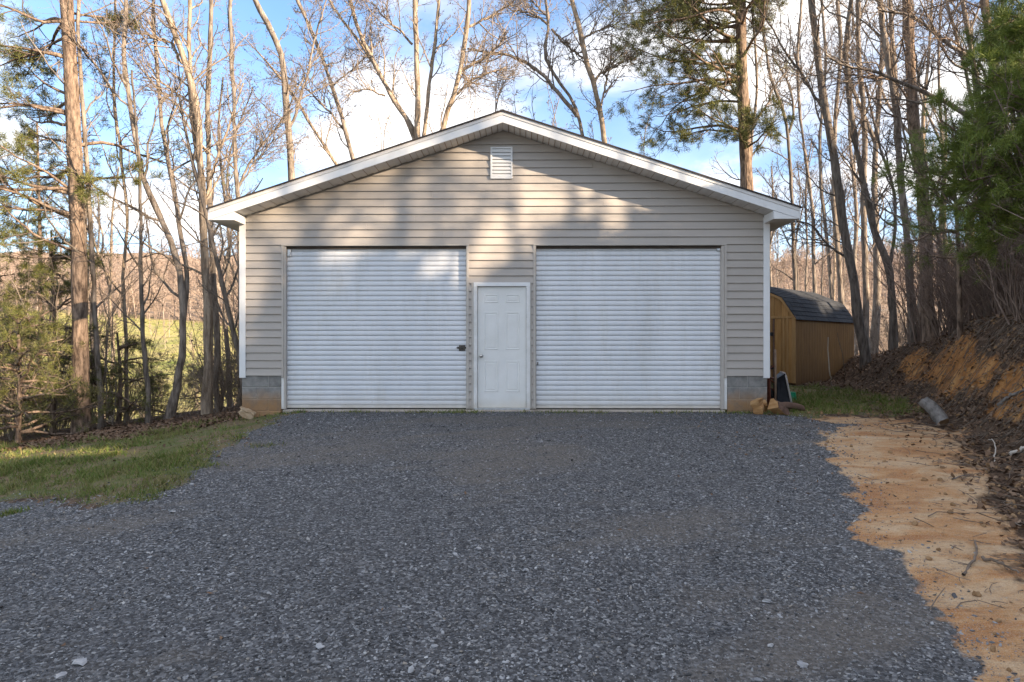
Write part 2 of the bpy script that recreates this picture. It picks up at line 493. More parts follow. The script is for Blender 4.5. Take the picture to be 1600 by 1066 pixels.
MAT['grass'] = M('grass_blade', (0.09, 0.145, 0.022), (0.27, 0.21, 0.10), 1.6, 0.7, spec=0.2, lo=0.46, hi=0.60, island=[(0.07, 0.115, 0.018), (0.12, 0.17, 0.03), (0.17, 0.18, 0.05), (0.32, 0.24, 0.12)])
MAT['stone_pale'] = M('pale_stone', (0.30, 0.30, 0.31), (0.46, 0.45, 0.44), 20, 0.85, 0.004, 40)
MAT['stone_tan'] = M('tan_stone', (0.42, 0.29, 0.17), (0.55, 0.42, 0.28), 9, 0.9, 0.006, 30)
MAT['firewood'] = M('split_wood', (0.33, 0.165, 0.06), (0.46, 0.27, 0.12), 6, 0.85, 0.006, 26, (1, 1, 4))
MAT['log_dark'] = M('old_log', (0.10, 0.06, 0.042), (0.17, 0.10, 0.07), 9, 0.9, 0.006, 26)
MAT['log_grey'] = M('weathered_log', (0.085, 0.075, 0.066), (0.24, 0.22, 0.20), 12, 0.9, 0.02, 18, (1, 1, 0.6))
MAT['log_end'] = M('log_end', (0.20, 0.12, 0.06), (0.30, 0.19, 0.10), 18, 0.9)
MAT['bleached'] = M('bleached_stick', (0.42, 0.37, 0.31), (0.55, 0.49, 0.42), 9, 0.9)
MAT['stick'] = M('brown_stick', (0.12, 0.09, 0.065), (0.22, 0.17, 0.13), 9, 0.9)
MAT['tub'] = M('black_tub', (0.014, 0.016, 0.02), (0.03, 0.033, 0.04), 9, 0.5)
MAT['rim'] = M('grey_rim', (0.33, 0.31, 0.29), (0.45, 0.42, 0.39), 12, 0.6)
MAT['rust'] = M('rusty_red', (0.13, 0.035, 0.022), (0.22, 0.08, 0.045), 12, 0.8)
MAT['handle_wood'] = M('handle_wood', (0.24, 0.16, 0.11), (0.34, 0.24, 0.17), 8, 0.7)
MAT['green'] = M('green_plastic', (0.0, 0.21, 0.095), (0.004, 0.25, 0.12), 6, 0.45)


def gravel_stone_mat():
    m = bpy.data.materials.new('gravel_stone')
    nt, b = nodes_of(m); N = nt.nodes.new; L = nt.links.new
    oi = N('ShaderNodeObjectInfo')
    rp = N('ShaderNodeValToRGB'); e = rp.color_ramp.elements
    cols = [(0.0, (0.030, 0.030, 0.031)), (0.36, (0.095, 0.095, 0.098)), (0.64, (0.195, 0.195, 0.20)), (0.88, (0.32, 0.319, 0.32)), (0.96, (0.23, 0.20, 0.165)), (1.0, (0.46, 0.46, 0.45))]
    while len(e) < len(cols): e.new(0.5)
    for i, (p, c) in enumerate(cols): e[i].position = p; e[i].color = (*c, 1)
    L(oi.outputs['Random'], rp.inputs[0])
    geo = N('ShaderNodeNewGeometry')
    no = N('ShaderNodeTexNoise'); no.inputs['Scale'].default_value = 90; L(geo.outputs['Position'], no.inputs['Vector'])
    mx = N('ShaderNodeMix'); mx.data_type = 'RGBA'; mx.blend_type = 'OVERLAY'; mx.inputs['Factor'].default_value = 0.5
    L(rp.outputs[0], mx.inputs['A']); L(no.outputs['Color'], mx.inputs['B'])
    big = N('ShaderNodeTexNoise'); big.inputs['Scale'].default_value = 0.55; big.inputs['Detail'].default_value = 4; L(geo.outputs['Position'], big.inputs['Vector'])
    bm_ = N('ShaderNodeMapRange'); L(big.outputs['Fac'], bm_.inputs[0]); bm_.inputs[1].default_value = 0.32; bm_.inputs[2].default_value = 0.68; bm_.inputs[3].default_value = 0.74; bm_.inputs[4].default_value = 1.28
    hs = N('ShaderNodeHueSaturation'); L(bm_.outputs[0], hs.inputs['Value']); L(rp.outputs[0], hs.inputs['Color'])
    L(hs.outputs[0], b.inputs['Base Color'])
    b.inputs['Roughness'].default_value = 0.62; b.inputs['Specular IOR Level'].default_value = 0.4
    return m


MAT['gravel_stone'] = gravel_stone_mat()


def ground_mat():
    m = bpy.data.materials.new('ground')
    nt, b = nodes_of(m); N = nt.nodes.new; L = nt.links.new
    geo = N('ShaderNodeNewGeometry')
    pos = geo.outputs['Position']
    def noise(scale, detail=5, rough=0.6, vec=None, dist=0.0):
        n = N('ShaderNodeTexNoise'); n.inputs['Scale'].default_value = scale; n.inputs['Detail'].default_value = detail; n.inputs['Roughness'].default_value = rough
        n.inputs['Distortion'].default_value = dist
        L(vec or pos, n.inputs['Vector']); return n.outputs['Fac']
    def ramp(fac, stops):
        r = N('ShaderNodeValToRGB'); e = r.color_ramp.elements
        while len(e) < len(stops): e.new(0.5)
        for i, (p, c) in enumerate(stops): e[i].position = p; e[i].color = (*c, 1)
        L(fac, r.inputs[0]); return r.outputs[0]
    def mix(f, a, bb, mode='MIX'):
        x = N('ShaderNodeMix'); x.data_type = 'RGBA'; x.blend_type = mode
        if isinstance(f, (int, float)): x.inputs['Factor'].default_value = f
        else: L(f, x.inputs['Factor'])
        for k, v in (('A', a), ('B', bb)):
            if isinstance(v, tuple): x.inputs[k].default_value = (*v, 1)
            else: L(v, x.inputs[k])
        return x.outputs['Result']
    def mrange(f, a, c, lo=0.0, hi=1.0):
        r = N('ShaderNodeMapRange'); L(f, r.inputs[0]); r.inputs[1].default_value = a; r.inputs[2].default_value = c; r.inputs[3].default_value = lo; r.inputs[4].default_value = hi
        return r.outputs[0]
    def attr(n):
        a = N('ShaderNodeAttribute'); a.attribute_name = n; return a.outputs['Fac']
    # gravel: packed stone chips with dusty brown wear patches
    vo = N('ShaderNodeTexVoronoi'); vo.inputs['Scale'].default_value = 62; L(pos, vo.inputs['Vector'])
    vs = N('ShaderNodeSeparateColor'); L(vo.outputs['Color'], vs.inputs[0])
    chips = ramp(vs.outputs[0], [(0.0, (0.034, 0.034, 0.035)), (0.45, (0.102, 0.101, 0.103)), (0.8, (0.185, 0.184, 0.187)), (0.94, (0.28, 0.279, 0.279)), (1.0, (0.46, 0.46, 0.45))])
    chips = mix(mrange(noise(240, 2), 0.3, 0.7, 0, 0.5), chips, (0.078, 0.077, 0.077))
    dn = N('ShaderNodeMath'); dn.operation = 'MULTIPLY_ADD'; L(noise(7, 6, 0.7), dn.inputs[0]); dn.inputs[1].default_value = 1.5; L(attr('zdust'), dn.inputs[2])
    dust = mrange(dn.outputs[0], 0.75, 1.75)
    gravel = mix(mrange(dust, 0, 1, 0.0, 0.62), chips, ramp(noise(44, 6, 0.75), [(0.3, (0.085, 0.073, 0.060)), (0.5, (0.165, 0.142, 0.118)), (0.68, (0.28, 0.245, 0.205))]))
    # lawn soil, thatch and moss
    lawn = ramp(noise(2.2, 8, 0.68), [(0.34, (0.19, 0.125, 0.075)), (0.46, (0.21, 0.16, 0.085)), (0.53, (0.13, 0.135, 0.042)), (0.72, (0.12, 0.16, 0.032))])
    lawn = mix(mrange(noise(70, 4), 0.35, 0.65, 0, 0.5), lawn, (0.085, 0.075, 0.04))
    # sandy clay
    cw = N('ShaderNodeMapping'); L(pos, cw.inputs[0]); cw.inputs['Scale'].default_value = (0.8, 1.9, 1.0); cw.inputs['Rotation'].default_value = (0, 0, -0.25)
    clay = ramp(noise(1.5, 8, 0.66, cw.outputs[0], 0.5), [(0.35, (0.37, 0.145, 0.040)), (0.46, (0.49, 0.25, 0.095)), (0.56, (0.56, 0.37, 0.205)), (0.74, (0.62, 0.475, 0.32))])
    clay = mix(mrange(noise(14, 6, 0.7, cw.outputs[0]), 0.53, 0.68, 0, 0.75), clay, (0.22, 0.135, 0.075))
    clay = mix(mrange(noise(38, 7, 0.8), 0.46, 0.68, 0, 0.55), clay, (0.36, 0.22, 0.12))
    clay = mix(mrange(noise(150, 3), 0.45, 0.72, 0, 0.45), clay, (0.72, 0.60, 0.46))
    # bank clay, orange
    cbk = ramp(noise(3.0, 7, 0.68, None, 0.6), [(0.30, (0.15, 0.072, 0.028)), (0.48, (0.37, 0.165, 0.05)), (0.66, (0.50, 0.28, 0.11))])
    # woodland litter
    lv = N('ShaderNodeTexVoronoi'); lv.inputs['Scale'].default_value = 15; L(pos, lv.inputs['Vector'])
    ls = N('ShaderNodeSeparateColor'); L(lv.outputs['Color'], ls.inputs[0])
    litter = ramp(ls.outputs[1], [(0.0, (0.045, 0.028, 0.018)), (0.5, (0.095, 0.058, 0.036)), (0.85, (0.15, 0.095, 0.06)), (1.0, (0.23, 0.16, 0.11))])
    litter = mix(mrange(noise(2.5, 6), 0.4, 0.65, 0, 0.7), litter, (0.07, 0.045, 0.028))
    # meadow and far hillside
    meadow = ramp(noise(0.09, 9, 0.72), [(0.38, (0.46, 0.37, 0.16)), (0.47, (0.42, 0.37, 0.11)), (0.54, (0.32, 0.32, 0.07)), (0.64, (0.18, 0.21, 0.045))])
    meadow = mix(mrange(noise(0.35, 8, 0.75), 0.42, 0.60, 0, 0.85), meadow, (0.46, 0.38, 0.17))
    meadow = mix(mrange(noise(1.1, 6, 0.7), 0.52, 0.66, 0, 0.7), meadow, (0.12, 0.13, 0.035))
    far = ramp(noise(0.12, 8, 0.7), [(0.3, (0.22, 0.145, 0.095)), (0.5, (0.33, 0.235, 0.16)), (0.7, (0.44, 0.33, 0.23))])
    jit = noise(9, 5, 0.65)
    def soft(name, w):
        s = N('ShaderNodeMath'); s.operation = 'MULTIPLY_ADD'; L(jit, s.inputs[0]); s.inputs[1].default_value = w*2.4; L(attr(name), s.inputs[2])
        return mrange(s.outputs[0], w*1.2-w*0.4, w*1.2+w*0.4)
    c = litter
    c = mix(mrange(attr('zfar'), -10, 10), c, far)
    c = mix(mrange(attr('zmeadow'), -6, 6), c, meadow)
    c = mix(soft('zbank', 0.10), c, cbk)
    c = mix(soft('zclay', 0.16), c, clay)
    c = mix(soft('zlawn', 0.18), c, lawn)
    c = mix(soft('zgravel', 0.07), c, gravel)
    L(c, b.inputs['Base Color'])
    b.inputs['Roughness'].default_value = 0.92
    b.inputs['Specular IOR Level'].default_value = 0.2
    hsum = N('ShaderNodeMath'); hsum.operation = 'MULTIPLY_ADD'; L(vo.outputs['Distance'], hsum.inputs[0]); hsum.inputs[1].default_value = -0.9; L(noise(20, 9, 0.8), hsum.inputs[2])
    bp = N('ShaderNodeBump'); bp.inputs['Strength'].default_value = 0.9; bp.inputs['Distance'].default_value = 0.014
    L(hsum.outputs[0], bp.inputs['Height']); L(bp.outputs[0], b.inputs['Normal'])
    return m


MAT['ground'] = ground_mat()


# ------------------------------------------------------------------ terrain sheet, cut into its named areas
def spaced(a, b, step0, grow, cap):
    out = [a]; s = step0
    while abs(out[-1]-a) < abs(b-a):
        out.append(out[-1]+math.copysign(s, b-a)); s = min(s*grow, cap)
    return out[1:]


def build_terrain():
    xs = np.array(sorted(spaced(-8.5, -520, 0.09, 1.10, 14)+list(np.arange(-8.5, 9.0, 0.065))+spaced(9.0, 520, 0.07, 1.09, 14)))
    ys = np.array(sorted(spaced(2.4, -70, 0.09, 1.14, 6)+list(np.arange(2.4, 12.4, 0.065))+list(np.arange(12.4, 20, 0.14))+spaced(20, 620, 0.2, 1.06, 8)))
    X, Y = np.meshgrid(xs, ys)
    Z = H(X, Y)
    ny, nx = X.shape
    V = np.stack([X, Y, Z], -1).reshape(-1, 3)
    g, lw, cl, cb = [np.full(X.shape, -5.0) for _ in range(4)]
    nearm = (X > -18) & (X < 13) & (Y > -7) & (Y < 22)
    a = zones(X[nearm], Y[nearm])
    for arr, val in zip((g, lw, cl, cb), a): arr[nearm] = val
    zm = np.minimum(Y-40, 172-Y)+8*fbm(X, Y, 0.05, 3)
    zm = np.where(X > 6, zm-(X-6)*2, zm)
    zf = np.where(X > 2, Y-34, Y-172)
    idx = np.arange(nx*ny).reshape(ny, nx)
    F = np.stack([idx[:-1, :-1], idx[:-1, 1:], idx[1:, 1:], idx[1:, :-1]], -1).reshape(-1, 4)
    def fc(A): return (A[:-1, :-1]+A[:-1, 1:]+A[1:, 1:]+A[1:, :-1]).ravel()/4
    G, LW, CL, CB, ZM, ZF = [fc(A) for A in (g, lw, cl, cb, zm, zf)]
    fx = fc(X)
    lab = np.zeros(len(F), int)
    lab[ZF > 0] = 5
    lab[ZM > 0] = 4
    lab[CL > 0] = 3
    lab[(LW > 0)] = 2
    lab[G > 0] = 1
    names = ['woodland_ground', 'gravel_driveway', 'lawn', 'clay_path', 'meadow', 'hillside']
    du = np.zeros(X.shape); du[nearm] = dust_at(X[nearm], Y[nearm])
    atts = dict(zdust=du, zgravel=g, zlawn=lw, zclay=cl, zbank=cb, zmeadow=zm, zfar=zf)
    for k, nm in enumerate(names):
        parts = [(nm, lab == k)]
        if k == 2:
            parts = [('lawn', (lab == 2) & (fx < 0)), ('grass_verge', (lab == 2) & (fx >= 0))]
        for pn, sel in parts:
            f = F[sel]
            if not len(f): continue
            u, inv = np.unique(f, return_inverse=True)
            me = mesh_arrays(pn, V[u], inv.reshape(-1, 4), smooth=True)
            for an, A in atts.items():
                at = me.attributes.new(an, 'FLOAT', 'POINT')
                at.data.foreach_set('value', A.ravel()[u].astype(np.float32))
            o = link(pn, me, MAT['ground'])
            o['kind'] = 'structure'


build_terrain()

# ------------------------------------------------------------------ garage
GX, GY = -0.145, 11.43
PXM = 94.0


def gx(px): return (px-787.5)/PXM
def gz(py): return CZ-(py-533)/PXM


def build_garage():
    G = empty('garage', (GX, GY, 0), math.radians(-0.7))
    tag(G, 'low gabled garage with beige vinyl siding, two roll-up doors and a white man door', 'garage')
    W = 4.40           # half width of the siding field, trim outside it
    DEP = 9.0
    HEAD = gz(382)
    ZB = gz(588)
    SLOPE = 0.328
    ZR = 4.83          # top of roof boards at the ridge
    OH = 0.46          # rake overhang
    XE = 4.74          # eave tip
    def ztop(x): return ZR-SLOPE*abs(x)
    def zsof(x): return ZR-0.184-SLOPE*abs(x)
    L0, L1 = gx(443.5), gx(729)
    R0, R1 = gx(839), gx(1130)
    D0, D1 = gx(741), gx(829.5)
    DH = gz(441)
    # structural wall behind the siding
    mb = MB()
    TH = 0.15
    mb.box(-W, L0, 0, TH, ZB, HEAD)
    mb.box(L1, D0+0.01, 0, TH, 0.0, HEAD)
    mb.box(D1-0.01, R0, 0, TH, 0.0, HEAD)
    mb.box(R1, W, 0, TH, ZB, HEAD)
    mb.box(D0+0.01, D1-0.01, 0, TH, DH-0.01, HEAD)
    mb.prism_y([(-W, HEAD), (W, HEAD), (W, zsof(W)+0.02), (0, zsof(0)+0.02), (-W, zsof(W)+0.02)], 0, TH)
    mb.box(-W, -W+TH, TH, DEP, ZB, zsof(W)-0.02)
    mb.box(W-TH, W, TH, DEP, ZB, zsof(W)-0.02)
    mb.prism_y([(-W, ZB), (W, ZB), (W, zsof(W)+0.02), (0, zsof(0)+0.02), (-W, zsof(W)+0.02)], DEP-TH, DEP)
    mb.build('wall', MAT['trim_beige'], G)
    # siding courses
    st = (HEAD-ZB)/17.0

    def course(x0b, x1b, x0t, x1t, zb, zt, parent=G):
        mb = MB()
        f0, f1 = -0.0245, -0.0025
        n = max(1, min(4, int((x1b-x0b)/0.7)))
        h = zt-zb
        prof = [(f0+0.010, 0.0), (f0, 0.004/h), (f0+0.0005, 0.016/h), (f1, 1.0)]
        grid = []
        for yy, tt in prof:
            row = []
            for m in range(n+1):
                w = m/n
                xa = x0b+(x0t-x0b)*tt; xb = x1b+(x1t-x1b)*tt
                x = xa+(xb-xa)*w
                row.append((x, yy+0.0016*vnoise(x*1.3+zb*3, zb*7.0), zb+h*tt+0.0012*vnoise(x*0.9+4, zb*9.0)*(1 if 0 < tt < 1 else 0)))
            grid.append(row)
        pts = [q for row in grid for q in row]
        c = n+1
        fs = [(r_*c+m, r_*c+m+1, (r_+1)*c+m+1, (r_+1)*c+m) for r_ in range(3) for m in range(n)]
        o_ = len(pts)
        pts += [(x0b, -0.0006, zb), (x1b, -0.0006, zb), (x1t, -0.0006, zt), (x0t, -0.0006, zt)]
        fs += [tuple([o_]+[r_*c for r_ in range(4)]+[o_+3]), tuple([o_+1, o_+2]+[r_*c+n for r_ in (3, 2, 1, 0)])]
        mb.poly(pts, fs)
        return mb.build('siding_course', MAT['siding'], parent)
    k = 0
    vz0, vz1 = gz(278.5), gz(228.5)
    while True:
        zb = ZB+k*st; zt = zb+st-0.0085
        if zb > zsof(0)-0.03: break
        segs = []
        if zb < HEAD-0.01:
            if zb > ZB-0.001:
                segs += [(-W+0.005, gx(437.5)), (gx(1137.5), W-0.005)]
            if zt > DH+0.02:
                segs += [(gx(733.5), gx(834.5))] if zb > DH-0.03 else []
        else:
            segs += [(-W+0.005, W-0.005)]
        cut = []
        for a, b in segs:
            while b-a > 3.7:
                c = a+3.66-(2.1*((k*0.618) % 1) if a < -W+0.1 else 0)
                if b-c < 0.5: break
                cut.append((a, c-0.0012)); a = c
            cut.append((a, b))
        for a, b in cut:
            lim_b = (zsof(0)-zb)/SLOPE; lim_t = (zsof(0)-zt)/SLOPE
            if lim_t <= 0.03: continue
            if max(a, -lim_t) < min(b, lim_t)-0.02:
                course(max(a, -lim_b), min(b, lim_b), max(a, -lim_t), min(b, lim_t), zb, zt)
        k += 1
    # the narrow runs beside the man door reach down to the slab
    k = -5
    while True:
        zb = ZB+k*st; zt = zb+st-0.0085
        k += 1
        if zt < 0.03: continue
        if zb > DH-0.03: break
        zb = max(zb, 0.02)
        zt2 = min(zt, HEAD)
        course(gx(733.5), gx(737.2), gx(733.5), gx(737.2), zb, zt2)
        course(gx(831.8), gx(834.5), gx(831.8), gx(834.5), zb, zt2)
    # a few butt joints in the siding show as fine seams
    # side and rear siding: lapped courses as one part each (never face the photo)
    mb = MB()
    z = ZB
    while z < zsof(W)-0.06:
        for sx in (-1, 1):
            x = sx*W
            mb.hexa([(x, 0.12, z), (x+sx*0.017, 0.12, z), (x+sx*0.017, DEP, z), (x, DEP, z), (x, 0.12, z+st-.002), (x+sx*0.005, 0.12, z+st-.002), (x+sx*0.005, DEP, z+st-.002), (x, DEP, z+st-.002)])
        z += st
    side = mb.build('side_siding', MAT['siding'], G)
    side['kind'] = 'stuff'
    # corner posts
    for s in (-1, 1):
        mb = MB()
        x0 = s*W; x1 = s*(W+0.028)
        zb = ZB-0.02; zt = zsof(W)-0.005
        a, b = sorted((s*(W-0.075), s*(W+0.03)))
        mb.box(a, b, -0.030, -0.0205, zb, zt)
        c, d = sorted((s*(W+0.0185), s*(W+0.03)))
        mb.box(c, d, -0.0205, 0.10, zb, zt)
        mb.box(a, b, -0.030+0.004, 0.0, zb-0.012, zb-0.001)
        mb.build('corner_post', MAT['white'], G)
    # channels round the openings
    def strip(name, x0, x1, z0, z1, y0=-0.024, y1=0.0, m='trim_beige'):
        return MB().box(x0, x1, y0, y1, z0, z1).build(name, MAT[m], G, bevel=0.002)
    strip('jamb_channel', gx(437.5), gx(441.0), ZB-0.03, HEAD, -0.026)
    strip('door_jamb', gx(441.2), gx(444.2), 0.0, HEAD-0.02, -0.016, 0.10)
    strip('jamb_board', gx(437.2), gx(440.9), 0.0, ZB-0.035, -0.012, 0.10, 'white_dirty')
    strip('jamb_channel', gx(729.6), gx(733.4), 0.02, HEAD, -0.026)
    strip('jamb_channel', gx(834.6), gx(838.2), 0.02, HEAD, -0.026)
    strip('jamb_channel', gx(1133.6), gx(1137.4), ZB-0.03, HEAD, -0.026)
    strip('door_jamb', gx(1129.0), gx(1133.4), 0.0, HEAD-0.02, -0.016, 0.10)
    strip('jamb_board', gx(1133.7), gx(1137.8), 0.0, ZB-0.035, -0.012, 0.10, 'white_dirty')
    strip('head_channel', gx(437.5), gx(733.4), HEAD-0.012, HEAD+0.012, -0.030, 0.10)
    strip('head_channel', gx(834.6), gx(1137.4), HEAD-0.012, HEAD+0.012, -0.030, 0.10)
    strip('door_channel', gx(737.4), gx(740.8), 0.01, DH, -0.026)
    strip('door_channel', gx(829.6), gx(831.6), 0.01, DH, -0.026)
    # slab and block foundation
    MB().box(gx(441), gx(1134), -0.075, DEP-0.3, -0.6, -0.010).build('slab', MAT['concrete'], G, bevel=0.01)
    def blockwall(x0, x1, joints):
        rows = [(ZB-0.185, ZB+0.02), (ZB-0.385, ZB-0.194), (ZB-0.585, ZB-0.394), (ZB-0.785, ZB-0.594), (ZB-0.985, ZB-0.794)]
        MB().box(x0+0.004, x1-0.004, 0.004, 0.19, -0.45, ZB+0.015).build('mortar', MAT['mortar'], G)
        for i, (z0, z1) in enumerate(rows):
            cuts = [x0]+[c for c in joints[i % 2] if x0 < c < x1]+[x1]
            for a, b in zip(cuts[:-1], cuts[1:]):
                MB().box(a+0.004, b-0.004, -0.002-0.001*random.random(), 0.15, z0, z1).build('concrete_block', MAT['block'], G, bevel=0.006)
    blockwall(-W, gx(437.0), ([gx(416)], [gx(399), gx(436.5)]))
    blockwall(gx(1138.0), W, ([gx(1170)], [gx(1158), gx(1187)]))
    mb = MB()
    for s in (-1, 1):
        a, b = sorted((s*(W-0.19), s*(W-0.002)))
        mb.box(a, b, 0.195, DEP, -0.9, ZB+0.015)
    mb.box(-W+0.2, W-0.2, DEP-0.2, DEP-0.01, -0.9, ZB+0.015)
    mb.build('foundation', MAT['block'], G)
    # roll-up doors
    per = 0.0838
    for (x0, x1, left) in ((L0, L1, True), (R0, R1, False)):
        dy = 0.075
        z0, z1 = 0.055, HEAD+0.10
        prof = []
        n = int((z1-z0)/per)+1
        shp = [(0.0, 0.012), (0.055, -0.008), (0.13, -0.0140), (0.32, -0.0165), (0.62, -0.0165), (0.84, -0.0125), (0.95, -0.005)]
        for i in range(n):
            for t, y in shp:
                prof.append((z0+(i+t)*per, y))
        prof = [(z, y) for z, y in prof if z < z1]
        cols = np.linspace(x0+0.004, x1-0.004, 13)
        V = []
        for z, y in prof:
            for x in cols:
                w = 0.002*math.sin(x*1.9+z*0.7)+0.0015*vnoise(x*1.7+(9 if left else 0), z*1.3)
                V.append((x, dy+y+w, z))
        V = np.array(V); m = len(cols)
        F = [(r*m+c, r*m+c+1, (r+1)*m+c+1, (r+1)*m+c) for r in range(len(prof)-1) for c in range(m-1)]
        d = link('roll_up_door', mesh_arrays('roll_up_door', V, np.array(F)), MAT['rollup'], G)
        d['label'] = ('corrugated white roll-up door with the slide latch, at the left' if left else 'corrugated white roll-up door to the right of the man door')
        MB().box(x0+0.004, x1-0.004, dy-0.020, dy+0.016, 0.012, 0.056).build('bottom_bar', MAT['white_dirty'], d, bevel=0.003)
        MB().box(x0+0.004, x1-0.004, dy-0.014, dy+0.012, -0.009, 0.011).build('bottom_seal', MAT['rubber'], d)
        for s, xx in ((0, x0), (1, x1)):
            a, b = (xx+0.0035, xx+0.030) if s == 0 else (xx-0.030, xx-0.0035)
            MB().box(a, b, dy+0.022, dy+0.05, 0.0, z1).build('guide_rail', MAT['galv'], d)
        MB().box(x0+0.004, x1-0.004, dy-0.05, dy-0.022, HEAD-0.058, HEAD-0.014).build('head_shade_strip', MAT['dark_brown'], d)  # dark strip painting in the shadow gap under the door head
        # curtain roll behind the head
        mb = MB(); mb.tube([(x0+0.01, dy+0.30, HEAD+0.10), (x1-0.01, dy+0.30, HEAD+0.10)], 0.2, 18)
        mb.build('curtain_roll', MAT['rollup'], d)
        # stop brackets under the head
        if left:
            mb = MB(); mb.box(gx(445.5), gx(450.5), dy-0.05, dy-0.016, gz(399), gz(388)); mb.tube([(gx(448), dy-0.06, gz(396)), (gx(448), dy-0.01, gz(396))], 0.022, 10)
            mb.build('stop_bracket', MAT['galv'], d, bevel=0.002)
            mb = MB(); mb.box(gx(714.5), gx(729.8), dy-0.030, dy-0.012, gz(545.3), gz(542.0)); mb.box(gx(717), gx(727), dy-0.022, dy-0.010, gz(548.6), gz(539.4))
            mb.tube([(gx(713.5), dy-0.036, gz(543.6)), (gx(730.5), dy-0.036, gz(543.6))], 0.009, 8)
            mb.box(gx(719), gx(720.6), dy-0.055, dy-0.03, gz(546.6), gz(541))
            mb.build('slide_latch', MAT['steel_dark'], d, bevel=0.001)
        else:
            MB().box(gx(1123.5), gx(1129), dy-0.045, dy-0.014, gz(391), gz(387)).build('stop_bracket', MAT['galv'], d, bevel=0.002)
            MB().box(gx(841), gx(842.6), dy-0.03, dy-0.012, gz(571), gz(566)).build('slide_latch', MAT['steel_dark'], d, bevel=0.001)
    MB().box(L0-0.3, R1+0.3, 0.75, 0.76, -0.005, HEAD+0.6).build('inner_wall', MAT['dark_in'], G)
    # man door: frame, slab with six panels, knob
    ix0, ix1 = gx(746.6), gx(823.6)
    fz = gz(447.0)
    for a, b in ((gx(740.9), ix0), (ix1, gx(829.5))):
        MB().box(a, b, -0.034, 0.10, 0.0, fz).build('door_frame', MAT['white_dirty'], G, bevel=0.003)
    MB().box(gx(740.9), gx(829.5), -0.0345, 0.10, fz+0.0005, DH).build('door_frame', MAT['white'], G, bevel=0.003)
    d = MB().box(ix0+0.004, ix1-0.004, 0.020, 0.062, 0.022, fz-0.005).build('door', MAT['door_white'], G, bevel=0.002)
    d['label'] = 'white six-panel man door with a round knob'
    wcol = [(gx(757.5), gx(779.5)), (gx(791.0), gx(813.5))]
    rows = [(gz(613.5), gz(564.0)), (gz(547.0), gz(487.0)), (gz(473.0), gz(459.0))]
    for x0, x1 in wcol:
        for z0, z1 in rows:
            rings = [(0.0, 0.0203), (0.010, 0.0135), (0.020, 0.0145), (0.030, 0.0198), (0.052, 0.0150)]
            V = []; F = []
            for ins, y in rings:
                V += [(x0+ins, y, z0+ins), (x1-ins, y, z0+ins), (x1-ins, y, z1-ins), (x0+ins, y, z1-ins)]
            for i in range(len(rings)-1):
                for j in range(4):
                    F.append((i*4+j, i*4+(j+1) % 4, (i+1)*4+(j+1) % 4, (i+1)*4+j))
            F.append(tuple((len(rings)-1)*4+j for j in range(4)))
            MB().poly(V, F).build('door_panel', MAT['door_white'], d)
    kx, kz = gx(752.6), gz(556.5)
    mb = MB()
    prof = [(0.030, 0.0), (0.032, 0.004), (0.028, 0.010), (0.012, 0.014), (0.011, 0.034), (0.020, 0.040), (0.027, 0.050), (0.028, 0.060), (0.022, 0.070), (0.001, 0.074)]
    mb.lathe(prof, 18)
    me = mb.mesh('door_knob')
    me.transform(Matrix.Translation((kx, 0.0195, kz)) @ Matrix.Rotation(PI/2, 4, 'X'))
    link('door_knob', me, MAT['nickel'], d, smooth=True)
    MB().box(gx(741), gx(829.4), -0.045, 0.06, -0.008, 0.020).build('threshold', MAT['galv'], G, bevel=0.003)
    MB().box(ix1-0.006, ix1-0.001, 0.006, 0.0195, gz(545), gz(497)).build('weather_strip', MAT['trim_beige'], G)
    # gable vent
    v0, v1 = gx(767.3), gx(802.0)
    vent = empty('gable_vent', (0, 0, 0)); vent.parent = G
    mb = MB(); t = 0.028
    mb.box(v0, v0+t, -0.045, -0.004, vz0, vz1); mb.box(v1-t, v1, -0.045, -0.004, vz0, vz1)
    mb.box(v0+t, v1-t, -0.044, -0.004, vz1-t, vz1-0.0005); mb.box(v0+t, v1-t, -0.044, -0.004, vz0+0.0005, vz0+t)
    mb.build('frame', MAT['white'], vent, bevel=0.003)
    n = 8
    zz = np.linspace(vz0+t, vz1-t, n+1)
    sm = None
    for i in range(n):
        h = zz[1]-zz[0]
        z = zz[i]
        p = [(v0+t, -0.044+0.003, z+0.001), (v1-t, -0.041, z+0.001), (v1-t, -0.036, z+0.001), (v0+t, -0.036, z+0.001),
             (v0+t, -0.021, z+h*0.98), (v1-t, -0.021, z+h*0.98), (v1-t, -0.016, z+h*0.98), (v0+t, -0.016, z+h*0.98)]
        q = [(v0+t, -0.041, z+0.001), (v1-t, -0.041, z+0.001), (v1-t, -0.041, z+h*0.45), (v0+t, -0.041, z+h*0.45)]
        mb = MB()
        mb.hexa([(v0+t, -0.042, z+0.001), (v1-t, -0.042, z+0.001), (v1-t, -0.020, z+h*0.5), (v0+t, -0.020, z+h*0.5),
                 (v0+t, -0.042, z+h*0.50), (v1-t, -0.042, z+h*0.50), (v1-t, -0.020, z+h*0.95), (v0+t, -0.020, z+h*0.95)])
        mb.build('slat', MAT['white'], vent)
    MB().box(v0+t, v1-t, -0.0195, -0.012, vz0+t, vz1-t).build('vent_back', MAT['rubber'], vent)
    # roof boards and shingle courses
    roof = empty('roof', (0, 0, 0)); roof.parent = G
    mb = MB()
    for s in (-1, 1):
        a = [(0, ZR-0.002), (s*XE, ztop(XE)-0.002), (s*XE, ztop(XE)-0.03), (0, ZR-0.03)]
        mb.prism_y(a, -OH+0.03, DEP+0.3)
    mb.build('roof_deck', MAT['shed_wood'], roof)
    exp = 0.143
    slen = math.hypot(XE+0.04, SLOPE*(XE+0.04))
    ca, sa = 1/math.hypot(1, SLOPE), SLOPE/math.hypot(1, SLOPE)
